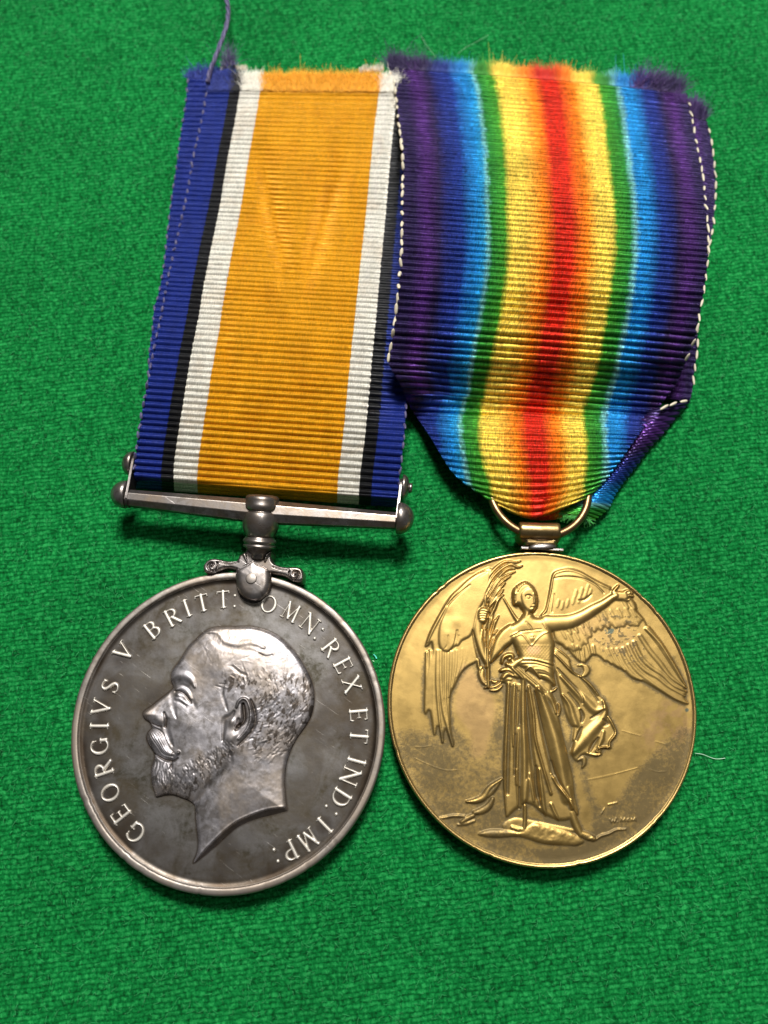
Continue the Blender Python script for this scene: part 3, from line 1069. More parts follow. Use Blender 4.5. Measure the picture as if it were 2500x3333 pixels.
# scroll arms
A = Relief(640, 1770, 1010, 1920, 1.2)
left_arm = [(728, 640), (702, 655), (690, 680), (640, 682), (590, 670), (555, 671), (527, 690), (515, 715), (525, 742), (560, 748), (592, 736), (640, 722), (690, 730), (740, 760), (800, 760),
            (860, 748), (890, 752), (940, 762), (975, 782), (1010, 793), (1036, 782), (1038, 750), (1025, 722), (990, 712), (950, 714), (905, 706), (880, 690), (872, 665), (880, 640), (860, 615), (800, 600), (745, 612)]
bb, dd = A.sdf(cr(Q(left_arm), 3, True), 4)
DA = np.full(A.X.shape, -5.0)
DA[bb] = dd
HA = 0.75 * np.sqrt(np.clip(1 - (1 - np.clip(DA / 9, 0, 1)) ** 2, 0, 1))
A.H = HA


def spiral(cx, cy, r0, turns, sgn, a0):
    return [(cx + r0 * (1 - i / 30) * math.cos(a0 + sgn * turns * 2 * math.pi * i / 30), cy + r0 * (1 - i / 30) * math.sin(a0 + sgn * turns * 2 * math.pi * i / 30)) for i in range(29)]


A.stroke(Q(spiral(563, 710, 33, 1.6, 1, -0.6)), 4.2, -0.42, mode='add', n=2)
A.stroke(Q(spiral(993, 753, 33, 1.6, -1, 3.6)), 4.2, -0.42, mode='add', n=2)
A.stroke(Q([(700, 690), (650, 700), (600, 690)]), 4, -0.22, mode='add')
A.stroke(Q([(880, 715), (920, 728), (960, 732)]), 4, -0.22, mode='add')
A.stroke(Q([(705, 630), (730, 650), (745, 690)]), [3, 8, 3], 0.22, mode='add')
A.stroke(Q([(872, 640), (850, 655), (838, 690)]), [3, 8, 3], 0.22, mode='add')
A.blob(*Q([(563, 710)])[0], 6, 6, 0.25)
A.blob(*Q([(993, 753)])[0], 6, 6, 0.25)
patch('scroll_bracket', A, DA, A.H, ZC - 0.1, M_FIT, silver, OS)
# shield shaped claw over the rim
C_ = Relief(755, 1805, 900, 1970, 1.0)
shield = [(776, 672), (800, 690), (835, 706), (860, 722), (868, 760), (866, 810), (850, 850), (822, 876), (785, 888), (745, 880), (712, 858), (692, 820), (684, 770), (686, 730), (705, 712), (740, 690)]
bb, dd = C_.sdf(cr(Q(shield), 3, True), 4)
DC = np.full(C_.X.shape, -5.0)
DC[bb] = dd
C_.H = 0.30 + 0.50 * np.sqrt(np.clip(1 - (1 - np.clip(DC / 22, 0, 1)) ** 2, 0, 1)) + 0.28 * (1 - np.exp(-np.clip(DC, 0, 99) / 30))
C_.H = blur(C_.H, 2)
C_.stroke(Q([(690, 745), (712, 722), (750, 705), (776, 690), (800, 706), (838, 726), (862, 748)]), 3.2, -0.20, mode='add')
C_.H += (fbm(C_.X, C_.Y, 16, 4, 2) - 0.5) * 0.015
patch('claw', C_, DC, C_.H, ZC, M_FIT, silver, OS)
mb = MB()
p = W(*Q([(763, 771)])[0], ZC + 0.95) - OS
mb.lathe((p[0], p[1], ZC + 0.7), (p[0], p[1], ZC + 1.22), [(0, 0.66), (0.7, 0.66), (0.9, 0.60), (1.0, 0.45)], 32, up=(1, 0, 0))
me = mb.mesh('rivet')
sharp(me, 40)
put('rivet', me, M_RIM, silver)

# --- turned post between claw and bar
ZB = 4.6            # axis level of the bar


def Wl(x, y, z):
    (a, b_), = Q([(x, y)])
    return W(a, b_, z) - OS


a_, b_ = Wl(800, 665, ZC + 0.25), Wl(822, 338, ZB + 0.85)
px2mm = 1 / (QF * 27.3)
L = 327.0


def pr(lst):       # (enlargement row, half width)
    return [((665 - y) / L, r * px2mm) for y, r in lst]


mb = MB()
mb.lathe(a_, b_, pr([(668, 40), (655, 38), (640, 44), (625, 58), (612, 74), (608, 84), (600, 86), (594, 82), (590, 78), (586, 85), (578, 88), (570, 86), (564, 80), (560, 76), (556, 78)]), 56)
put('collar', mb.mesh('collar'), M_FIT, silver)
mb = MB()
mb.lathe(a_, b_, pr([(560, 60), (550, 76), (530, 87), (505, 95), (475, 97), (450, 95), (432, 90), (426, 86), (424, 80), (414, 80), (412, 88), (409, 91), (385, 92), (381, 89), (360, 89), (348, 86), (340, 76), (336, 50)]), 64)
me = mb.mesh('swivel_post')
put('swivel_post', me, M_FIT, silver)

# --- tapered eight sided bar
eL, eR = Wl(112, 352, ZB), Wl(1522, 472, ZB)
mid = Wl(815, 425, ZB + 0.15)


def octbar(p0, p1, r0, r1, sq=1.0):
    m = MB()
    ax = Vector(p1) - Vector(p0)
    ax.normalize()
    u = Vector((0, 0, 1))
    w = ax.cross(u)
    vs = []
    for p, r in ((p0, r0), (p1, r1)):
        for i in range(8):
            a = math.pi / 8 + i * math.pi / 4
            rr = r / math.cos(math.pi / 8)
            vs.append(Vector(p) + w * (rr * math.cos(a) * 1.0) + u * (rr * math.sin(a) * sq))
    fs = [(i, (i + 1) % 8, 8 + (i + 1) % 8, 8 + i) for i in range(8)] + [tuple(range(8))[::-1], tuple(range(8, 16))]
    m.add(vs, fs)
    return m


for p, r in ((eL, 1.0), (eR, 0.98)):
    m = octbar(p, mid, r, 1.40)
    me = m.mesh('bar_arm', False)
    o = put('bar_arm', me, M_FIT, silver)
    bv = o.modifiers.new('bevel', 'BEVEL')
    bv.width = 0.08 * MM
    bv.segments = 2

bdir = Vector(eR - eL).normalized()


def dome(c, n, r, l, seg=36):
    m = MB()
    c, n = Vector(c), Vector(n)
    prof = [(0, r * 0.93), (0.05, r)]
    for i in range(1, 11):
        a = math.pi / 2 * i / 10
        prof.append((0.12 + 0.88 * math.sin(a), max(r * math.cos(a), 0.01)))
    m.lathe(c, c + n * l, prof, seg)
    return m


kn = []
for cpt, n, r, l in ((Wl(120, 336, ZB), -bdir, 1.72, 2.0), (Wl(1518, 456, ZB), bdir, 1.95, 2.1)):
    put('end_knob', dome(cpt, n, r, l).mesh('end_knob'), M_FIT, silver)
ZU = ZB - 0.9
uL, uR = Wl(150, 176, ZU), Wl(1545, 297, ZU)
for cpt, n, r, l in ((uL, -bdir, 1.55, 1.35), (uR, bdir, 1.62, 0.95)):
    put('rod_knob', dome(cpt, n, r, l).mesh('rod_knob'), M_FIT, silver)
mb = MB()
e = Vector(uR) + bdir * 0.85
mb.lathe(e, e + bdir * 0.42, [(0, 0.62), (0.8, 0.6), (1, 0.5)], 20)
put('screw_tip', mb.mesh('screw_tip'), M_FIT, silver)
mb = MB()
mb.lathe(uL, uR, [(0, 0.45), (1, 0.45)], 24)
put('ribbon_rod', mb.mesh('ribbon_rod'), M_FITDARK, silver)
for lo, up, s_ in ((Wl(124, 352, ZB), Wl(156, 176, ZU), 1), (Wl(1524, 456, ZB), Wl(1543, 300, ZU), -1)):
    lo, up = Vector(lo), Vector(up)
    dy = (up - lo)
    n = Vector((0, 0, 1))
    mb = MB()
    vs, fs = [], []
    seg = 12
    ring = []
    for i in range(seg + 1):
        a = math.pi * i / seg
        ring.append(up + dy.normalized() * 1.3 * math.sin(a) + n * 1.3 * math.cos(a))
    for i in range(seg + 1):
        a = math.pi * i / seg
        ring.append(lo - dy.normalized() * 1.3 * math.sin(a) - n * 1.3 * math.cos(a))
    t_ = bdir * 0.26 * s_
    k = len(ring)
    mb.add(ring + [q_ + t_ for q_ in ring], [tuple(range(k)), tuple(range(k, 2 * k))[::-1]] + [(i, k + i, k + (i + 1) % k, (i + 1) % k) for i in range(k)])
    put('end_plate', mb.mesh('end_plate', False), M_FITDARK, silver)

# ------------------------------------------------------------------ gold medal
ZG = 2.7
cG = W(1764.5, 2287, ZG + 0.2)
R_G = 18.0
gold = thing('gold_medal', 'round yellow bronze medal with winged robed figure stretching out her arm, hung from a ring', 'medal', (cG[0], cG[1], 0))
OG = np.array([cG[0], cG[1], 0.0])
G_, A_, B_, C__, D_, E_, F_ = (fr(1200, 1650, 1.508), fr(1350, 1780, 4.1475), fr(1700, 1800, 4.1475), fr(1350, 2100, 3.318),
                               fr(1750, 2050, 3.016), fr(1400, 2450, 2.212), fr(1550, 1950, 5.53))
g = Relief(1225, 1750, 2305, 2865, 1.8)
FIELD, LWING, RWING, PALM, FIGURE, DRAPE, ROCK, THORN = range(8)
# ---- viewer's left wing: long feathers, then coverts on top
lw = (A_([(1040, 290), (900, 318), (800, 378), (690, 468), (590, 568), (490, 660), (425, 765), (350, 880), (280, 1000), (210, 1130), (165, 1250), (142, 1345), (190, 1330), (225, 1290)]) +
      C__([(190, 80), (150, 200), (112, 400), (100, 600), (112, 750), (160, 700), (185, 850), (205, 965), (228, 960), (245, 880), (275, 900), (290, 1050), (312, 1050), (318, 940), (350, 900),
           (380, 1000), (402, 1095), (428, 1050), (400, 950), (386, 780), (380, 650), (392, 520), (430, 450), (500, 310), (570, 235), (670, 180)]) +
      A_([(850, 1500), (800, 1200), (900, 900), (1050, 600)]))
g.poly(lw, 0.17, 7, LWING, n=3, noise=lambda x, y: 0.04 * sstep(2250, 2050, y))
# feather grooves
Lb = np.array(C__([(140, 60), (110, 300), (102, 550), (112, 740)]) )
for i, (pts, w) in enumerate([([(130, 80), (125, 400), (108, 720)], [5, 6, 2]), ([(170, 60), (160, 400), (165, 700)], [6, 7, 3]), ([(210, 60), (198, 400), (200, 700), (214, 960)], [7, 8, 6, 2]),
                    ([(620, 0), (612, 100), (578, 200)], [9, 9, 5]), ([(565, 20), (556, 120), (515, 265)], [9, 9, 4]), ([(510, 40), (500, 180), (452, 345)], [9, 9, 4]),
                    ([(450, 60), (440, 250), (403, 460)], [9, 9, 4]), ([(390, 70), (385, 300), (368, 560)], [9, 9, 4]), ([(332, 80), (330, 350), (332, 620), (378, 940)], [9, 9, 7, 2]),
                    ([(245, 60), (240, 400), (262, 750), (300, 1048)], [8, 8, 6, 2]), ([(280, 60), (280, 400), (308, 700), (368, 930), (410, 1090)], [9, 9, 8, 6, 2.5])]):
    g.stroke(C__(pts), w, 0.16 + 0.012 * i, LWING, mode='max')
cov = A_([(1010, 330), (900, 370), (790, 430), (690, 510), (560, 650), (450, 790), (390, 920), (335, 1060), (318, 1200), (328, 1340), (378, 1402), (462, 1420), (528, 1350), (590, 1335), (640, 1270),
          (740, 1215), (800, 1110), (850, 900), (950, 700), (1010, 500)])
g.poly(cov, 0.17, 9, LWING, n=3, mode='over', rise=0.9)
g.stroke(A_([(450, 1420), (520, 1350), (560, 1200), (570, 1130)]), 3, -0.10, mode='add')
g.stroke(A_([(400, 1380), (440, 1320), (450, 1200)]), 2.5, -0.06, mode='add')
g.stroke(A_([(500, 1400), (560, 1330), (590, 1200)]), 2.5, -0.07, mode='add')
g.stroke(A_([(750, 515), (640, 600), (530, 700), (430, 800)]), [2, 3.5, 3.5, 2], -0.10, mode='add')
g.stroke(A_([(960, 335), (800, 410), (690, 490), (560, 610), (450, 740), (370, 880), (300, 1010), (230, 1150), (170, 1290)]), [4, 9, 11, 11, 10, 9, 8, 6, 3], 0.13, mode='add')
g.blob(*A_([(430, 930)])[0], 22, 18, -0.05)
g.blob(*A_([(560, 1000)])[0], 24, 20, 0.05)
g.blob(*A_([(440, 1180)])[0], 20, 30, 0.06)
# ---- viewer's right wing
rw = (B_([(250, 850), (310, 770), (345, 650), (375, 480), (398, 345), (432, 268), (520, 232), (620, 218), (720, 238), (830, 280), (950, 348), (1060, 408), (1180, 465), (1300, 560), (1420, 668), (1530, 768), (1650, 895)]) +
      D_([(1100, 10), (1165, 80), (1255, 205), (1335, 335), (1400, 450), (1468, 562), (1440, 580), (1466, 630), (1435, 650), (1480, 722), (1440, 730), (1380, 705), (1270, 642), (1150, 572), (1080, 530),
          (1022, 500), (960, 490), (900, 440), (850, 402), (780, 372), (720, 332), (660, 302), (600, 262), (555, 243), (522, 262), (500, 292), (440, 326), (390, 300), (350, 262), (300, 200), (255, 160), (165, 115)]) +
      B_([(400, 1000)]))
g.poly(rw, 0.16, 7, RWING, n=3)
for i, (pts, w) in enumerate([([(590, 170), (625, 240), (662, 298)], [8, 8, 4]), ([(630, 180), (680, 270), (725, 328)], [8, 8, 4]), ([(680, 190), (740, 300), (790, 355)], [8.5, 8.5, 4]),
                    ([(730, 190), (790, 310), (855, 398)], [9, 9, 4]), ([(780, 190), (850, 340), (930, 440), (1020, 492)], [9, 10, 10, 4]),
                    ([(840, 180), (905, 310), (990, 415), (1100, 502), (1220, 585), (1360, 675), (1475, 722)], [9, 9.5, 9.5, 9, 8, 6, 2]),
                    ([(890, 150), (965, 300), (1060, 400), (1180, 470), (1290, 560), (1448, 652)], [9, 9.5, 9.5, 9, 7, 2]),
                    ([(945, 120), (1015, 265), (1110, 365), (1230, 445), (1335, 545), (1464, 606)], [9, 9.5, 9.5, 9, 7, 2]),
                    ([(1005, 60), (1100, 205), (1200, 325), (1310, 465), (1460, 572)], [10, 11, 11, 9, 2]),
                    ([(1080, -10), (1190, 130), (1300, 300), (1390, 450), (1450, 550)], [11, 11, 10, 7, 2])]):
    g.stroke(D_(pts), w, 0.17 + 0.012 * i, RWING, mode='max')
for i, (pts, w) in enumerate([([(340, 150), (372, 262)], 8), ([(390, 170), (412, 300)], 9), ([(440, 180), (458, 318)], 9), ([(490, 150), (515, 255)], 9), ([(545, 160), (560, 240)], 8)]):
    g.stroke(D_(pts), [w, w, 4], 0.20 + 0.01 * i, RWING, mode='max', n=1)
g.poly(B_([(440, 300), (540, 260), (720, 262), (950, 380), (1180, 490), (1420, 700), (1580, 850), (1610, 930), (1520, 992), (1420, 965), (1300, 1010), (1180, 975), (1050, 1030), (930, 1060), (900, 1150), (780, 1290),
           (700, 1320), (560, 1270), (440, 1150), (350, 850), (410, 500)]), 0.12, 15, RWING, n=3, mode='over', rise=0.92)
g.stroke(B_([(430, 345), (560, 325), (700, 330), (850, 360), (1000, 440), (1100, 540)]), [3, 4.5, 4.5, 4, 3], -0.11, mode='add')
g.stroke(B_([(240, 862), (315, 770), (350, 640), (382, 480), (405, 345), (440, 270), (540, 235), (640, 225), (760, 255), (900, 330), (1050, 410), (1180, 470)]), [4, 5, 5, 6, 6, 8, 9, 10, 9, 8, 8, 8], 0.16, mode='add')
g.stroke(B_([(1400, 680), (1500, 760), (1620, 890)]), [6, 8, 8], 0.12, mode='add')
g.stroke(D_([(1060, -10), (1200, 130), (1310, 300), (1400, 450), (1450, 545)]), [7, 7, 6, 5, 3], 0.10, mode='add')
rr = random.Random(8)
for row, (off, hh) in enumerate([((0, 0), 0.27), ((20, -110), 0.305), ((45, -215), 0.325)]):      # overlapping coverts
    for x, y in ((1540, 930), (1450, 925), (1350, 940), (1250, 955), (1150, 960), (1050, 985), (960, 1010), (900, 1080), (850, 1180), (770, 1250), (680, 1270), (590, 1230), (520, 1160)):
        x, y = x - off[0], y + off[1]
        if y < 1130 - (x - 400) * 0.42:
            continue
        g.stroke(B_([(x - 42, y - 66), (x - 12, y - 14), (x + 12, y + 32)]), [11, 13, 10], hh, RWING, mode='max')
for x, y in ((915, 560), (850, 600), (770, 640), (690, 660), (610, 700), (540, 730), (480, 700), (880, 500), (800, 540), (720, 570)):
    g.stroke(B_([(x + 8, y - 60), (x - 2, y - 15), (x - 14, y + 30)]), [11, 14, 9], 0.305, RWING, mode='max')
g.stroke(B_([(760, 640), (820, 640), (890, 600), (930, 560)]), [3, 6, 6, 3], -0.12, mode='add')
g.stroke(B_([(430, 560), (420, 680), (400, 800)]), 4, -0.07, mode='add')
for k_ in range(4):
    g.stroke(D_([(395 + 4 * k_, 350), (440 + 12 * k_, 345 + 3 * k_), (462 + 12 * k_, 400), (440 + 8 * k_, 450), (410, 470 - 6 * k_)]), [2, 4, 5, 4, 2], 0.17, RWING, mode='max')
# ---- wind blown drapery
dr = D_([(165, 190), (250, 225), (310, 300), (345, 405), (400, 450), (480, 505), (545, 565), (600, 640), (645, 680), (682, 780), (692, 850), (732, 900), (766, 1000), (762, 1060), (712, 1108),
         (720, 1168), (660, 1168), (625, 1180), (625, 1228), (560, 1238), (500, 1218), (430, 1232), (380, 1290), (330, 1215), (355, 1080), (390, 960), (335, 945), (285, 860), (245, 720), (215, 600), (180, 450), (155, 300)])
g.poly(dr, 0.20, 8, DRAPE, n=3)
for pts, w, h in [([(160, 235), (230, 305), (320, 400), (400, 452), (470, 498), (540, 570), (590, 640)], [2, 4, 5, 6, 6, 5, 3], 0.26),
                  ([(170, 180), (240, 225), (290, 270), (315, 305)], [2, 4, 4, 2], 0.22),
                  ([(225, 460), (350, 590), (470, 700), (560, 790), (640, 770)], [6, 13, 18, 18, 10], 0.22),
                  ([(240, 640), (310, 740), (345, 860), (375, 960), (350, 1080)], [5, 12, 14, 12, 6], 0.20),
                  ([(640, 700), (660, 790), (620, 890), (540, 980), (440, 1090), (350, 1200)], [6, 12, 18, 24, 24, 16], 0.24),
                  ([(690, 850), (730, 930), (760, 1010), (705, 1095), (695, 1150), (640, 1150), (590, 1165), (575, 1195), (610, 1205)], [3, 4, 4.5, 4.5, 4, 3.5, 3.5, 3.5, 2.5], 0.34),
                  ([(640, 1000), (620, 1080), (590, 1150)], [8, 12, 6], 0.16),
                  ([(480, 1215), (560, 1232), (615, 1222)], [3, 4, 3], 0.26)]:
    g.stroke(D_(pts), w, h, DRAPE, mode='over')
for pts, w, h in [([(420, 790), (440, 850), (430, 900)], [5, 9, 5], -0.20), ([(520, 870), (600, 820), (640, 790)], [3, 6, 3], -0.17), ([(430, 960), (400, 1020), (380, 1080)], [4, 8, 4], -0.2),
                  ([(640, 880), (680, 920), (640, 940)], [4, 8, 4], -0.18), ([(590, 1060), (540, 1130), (510, 1190)], [3, 9, 6], -0.28), ([(190, 380), (300, 500), (420, 640), (440, 720)], [3, 5, 7, 4], -0.15),
                  ([(300, 620), (380, 720), (400, 760)], [3, 6, 4], -0.13), ([(345, 410), (470, 530), (590, 700)], [3, 5, 4], -0.12)]:
    g.stroke(D_(pts), w, h, mode='add', onlyid=[DRAPE])
g.stroke(E_([(1060, 55), (1100, 40), (1108, 75), (1095, 105)]), [3, 8, 7, 3], 0.22, DRAPE)
# ---- ground and thorny stems
g.poly(E_([(345, 585), (430, 552), (580, 555), (640, 565), (690, 535), (750, 503), (830, 518), (920, 548), (990, 566), (1065, 598), (1110, 640), (1060, 668), (1000, 668), (820, 656), (650, 605), (500, 612), (400, 605)]),
       0.30, 16, ROCK, n=3, noise=lambda x, y: 0.16 * (fbm(x, y, 24, 3, 3) - 0.5))
g.poly(E_([(520, 520), (600, 470), (700, 480), (900, 520), (1060, 560), (900, 590), (700, 580), (560, 570)]), 0.12, 14, ROCK, n=3)
for pts, w, h in [([(50, 475), (110, 466), (170, 455), (250, 458)], [2, 4, 5, 4], 0.20), ([(225, 500), (265, 475), (310, 452)], [5, 8, 7], 0.28), ([(262, 352), (330, 345), (385, 318), (430, 250), (515, 188)], [3, 9, 11, 8, 3], 0.34),
                  ([(385, 318), (420, 300), (460, 260), (500, 210)], [6, 9, 8, 4], 0.24), ([(320, 432), (370, 418), (420, 385), (450, 330)], [7, 11, 11, 6], 0.32), ([(200, 520), (260, 510), (320, 490)], [3, 6, 4], 0.15),
                  ([(1195, 625), (1230, 600), (1290, 582), (1340, 556), (1410, 552)], [4, 5, 4.5, 4, 2], 0.20), ([(1282, 374), (1348, 360)], [1.6, 1.6], 0.12), ([(1232, 442), (1258, 398)], [1.6, 1.2], 0.10)]:
    g.stroke(E_(pts), w, h, THORN)
# ---- dress
dress = (C__([(930, 400), (985, 420), (985, 600), (966, 900), (952, 1200), (955, 1500)]) + E_([(535, 300), (548, 455), (580, 440), (620, 405), (655, 400), (672, 360), (745, 380), (800, 430), (870, 465), (930, 488), (1000, 480), (1066, 440), (1040, 320), (1022, 160), (985, 10)]) +
         C__([(1655, 1200), (1590, 950), (1545, 750), (1490, 560), (1480, 400), (1510, 200), (1300, 100), (1100, 150), (1000, 280)]))
g.poly(dress, 0.26, 12, FIGURE, n=3)
for pts, w, h in [(C__([(1008, 420), (990, 800), (974, 1200), (968, 1500)]) + E_([(540, 330), (550, 455)]), [7, 6, 5, 5, 4, 3], 0.22),
                  (C__([(1075, 430), (1062, 700), (1060, 900), (1062, 1090)]), [8, 8, 7, 4], 0.20),
                  (C__([(1120, 430), (1108, 700), (1090, 950)]), [7, 7, 4], 0.16),
                  (C__([(1165, 380), (1165, 800), (1180, 1200), (1180, 1659)]) + E_([(690, 200), (672, 360)]), [11, 13, 14, 14, 14, 9], 0.30),
                  (C__([(1225, 450), (1275, 750), (1295, 1000), (1375, 1300), (1462, 1590)]) + E_([(865, 275)]), [7, 7, 6, 6, 6, 3], 0.28),
                  (C__([(1120, 900), (1105, 1200), (1098, 1500)]), [4, 7, 6], 0.18),
                  (C__([(1330, 480), (1430, 760), (1510, 1020), (1580, 1350), (1640, 1659)]) + E_([(985, 250), (1020, 400)]), [14, 24, 26, 26, 22, 17, 8], 0.42),
                  (E_([(870, 150), (910, 230), (980, 320), (1060, 440)]), [4, 6, 6, 4], 0.24), (E_([(715, 150), (730, 250), (745, 350)]), [4, 7, 5], 0.16),
                  (E_([(785, 120), (800, 250), (815, 380), (832, 450)]), [5, 9, 10, 5], 0.18), (E_([(870, 370), (900, 440), (925, 485)]), [8, 8, 4], 0.18), (E_([(615, 120), (625, 240), (630, 380)]), [5, 6, 3], 0.14)]:
    g.stroke(pts, w, h, FIGURE, mode='over')
for pts, w, h in [(C__([(1035, 450), (1022, 700), (1012, 1000), (1005, 1300), (1000, 1600)]), [2, 5, 7, 8, 7], -0.22), (C__([(1095, 460), (1084, 700), (1080, 1000), (1075, 1400)]), [2, 4, 5, 5], -0.18),
                  (C__([(1200, 500), (1225, 800), (1250, 1100), (1290, 1400), (1330, 1640)]), [3, 8, 11, 13, 13], -0.28), (C__([(1290, 500), (1350, 800), (1420, 1100), (1490, 1400)]), [3, 7, 11, 10], -0.26),
                  (E_([(870, 60), (920, 200), (1000, 330)]), [5, 7, 5], -0.18), (E_([(640, 250), (640, 400)]), [5, 6], -0.22), (E_([(760, 100), (765, 250), (790, 380)]), [6, 8, 6], -0.24),
                  (C__([(1120, 500), (1135, 700), (1135, 850)]), 3, -0.14)]:
    g.stroke(pts, w, h, mode='add', onlyid=[FIGURE])
# feet
g.stroke(E_([(1018, 430), (1050, 520), (1085, 590)]), [11, 12, 10], 0.34, FIGURE)
g.stroke(E_([(1080, 580), (1130, 600), (1175, 618)]), [10, 12, 10], 0.32, FIGURE)
for i in range(4):
    g.blob(*E_([(1140 + 14 * i, 622 - 6 * (i % 3))])[0], 3.4, 3.2, 0.10, pid=FIGURE)
g.stroke(E_([(682, 380), (682, 480), (678, 540)]), [5, 6, 8], 0.30, FIGURE)
g.stroke(E_([(672, 555), (630, 548), (590, 535)]), [9, 9, 7], 0.28, FIGURE)
for i in range(4):
    g.blob(*E_([(588 + 15 * i, 545 + 5 * i)])[0], 3.2, 3.2, 0.10, pid=FIGURE)
# ---- torso
g.poly(F_([(700, 420), (800, 330), (860, 240), (1000, 250), (1050, 330), (1190, 340), (1290, 340), (1370, 420), (1345, 540), (1370, 660), (1405, 800), (1395, 1000), (1385, 1180), (1395, 1400), (1425, 1570), (1250, 1500),
           (1000, 1350), (820, 1250), (640, 1180), (600, 1080), (760, 1080), (720, 930), (650, 780), (560, 740), (560, 520)]), 0.60, 20, FIGURE, n=3)
g.blob(*F_([(820, 760)])[0], 22, 20, 0.10)
g.blob(*F_([(1200, 740)])[0], 24, 22, 0.12)
g.blob(*F_([(1010, 1000)])[0], 40, 30, 0.06)
g.blob(*F_([(850, 480)])[0], 20, 16, 0.05)
for pts, w, h in [([(600, 690), (700, 640), (790, 598), (960, 575), (1160, 552)], [2, 2.6, 2.6, 2.6, 2], -0.11), ([(770, 610), (960, 592), (1150, 570)], 2.5, 0.07), ([(560, 700), (640, 650), (740, 610)], 3, 0.10),
                  ([(700, 680), (800, 640), (900, 740), (960, 830), (1010, 820), (1070, 740), (1180, 640), (1290, 600)], 2.6, 0.09),
                  ([(780, 1090), (1000, 1090), (1200, 1130), (1380, 1180)], 4, 0.10), ([(780, 1120), (1000, 1120), (1200, 1165), (1370, 1215)], 2.5, -0.12), ([(820, 1180), (1050, 1180), (1250, 1230), (1370, 1290)], 3, -0.09),
                  ([(1100, 1340), (1250, 1370), (1380, 1440)], 2.8, -0.10), ([(1150, 1440), (1280, 1480), (1410, 1560)], 2.8, -0.10), ([(1050, 1260), (1200, 1280), (1380, 1370)], 4, 0.06),
                  ([(1200, 380), (1260, 450), (1290, 520)], 2.4, -0.08), ([(1250, 360), (1310, 430), (1340, 500)], 2.4, -0.08), ([(1170, 420), (1210, 480), (1240, 540)], 2.4, 0.07), ([(880, 420), (960, 500), (990, 560)], 4, -0.07)]:
    g.stroke(F_(pts), [x for x in w] if hasattr(w, '__len__') else w, h, mode='add', onlyid=[FIGURE])
for i in range(11):       # scale armour
    for j in range(8):
        x, y = 760 + 58 * i + 29 * (j % 2), 850 + 34 * j
        if 720 < x < 1370:
            g.blob(*F_([(x, y)])[0], 4.0, 2.6, 0.035)
g.blob(*F_([(1000, 700)])[0], 10, 12, 0.12)
for dx in (-22, 22):
    g.blob(*F_([(1000 + dx, 690)])[0], 2.6, 2.0, -0.08)
# waist sash and knot
g.stroke(F_([(560, 1180), (700, 1230), (860, 1360), (1050, 1520), (1240, 1700), (1380, 1850), (1430, 2050)]), [10, 15, 18, 19, 18, 14, 6], 0.22, FIGURE, mode='over')
for o in (-60, 0, 55):
    g.stroke(F_([(690 + o * 0.6, 1220 - o * 0.7), (860 + o * 0.7, 1370 - o * 0.7), (1050 + o * 0.7, 1530 - o * 0.7), (1230 + o * 0.7, 1700 - o * 0.5)]), 2.4, -0.12, mode='add')
for pts, w, h in [([(460, 1150), (480, 1060), (560, 1010), (640, 1015), (640, 1060), (580, 1090)], [4, 6, 7, 7, 6, 4], 0.50), ([(560, 1170), (640, 1210), (720, 1150), (800, 1100)], [8, 14, 14, 10], 0.62),
                  ([(440, 1290), (520, 1270), (620, 1300), (720, 1390)], [5, 8, 9, 7], 0.50), ([(480, 1420), (560, 1340), (640, 1350), (740, 1400)], [8, 12, 11, 8], 0.52), ([(440, 1480), (520, 1440), (620, 1450)], [4, 10, 8], 0.32),
                  ([(640, 1250), (730, 1330), (830, 1430)], [5, 7, 6], 0.70), ([(880, 1290), (960, 1220), (1040, 1290), (1140, 1420)], [3, 4, 4, 3], 0.70)]:
    g.stroke(F_(pts), w, h, FIGURE)
g.stroke(F_([(500, 1330), (560, 1310), (660, 1360)]), [3, 5, 3], -0.25, mode='add')
g.stroke(F_([(560, 1160), (600, 1100), (620, 1060)]), [4, 6, 3], -0.2, mode='add')
g.stroke(F_([(1340, 1670), (1400, 1640), (1440, 1600)]), [2, 3, 2], 0.42, DRAPE)
g.stroke(F_([(1480, 1880), (1500, 1980), (1480, 2100)]), [3, 4, 2], 0.34, DRAPE)
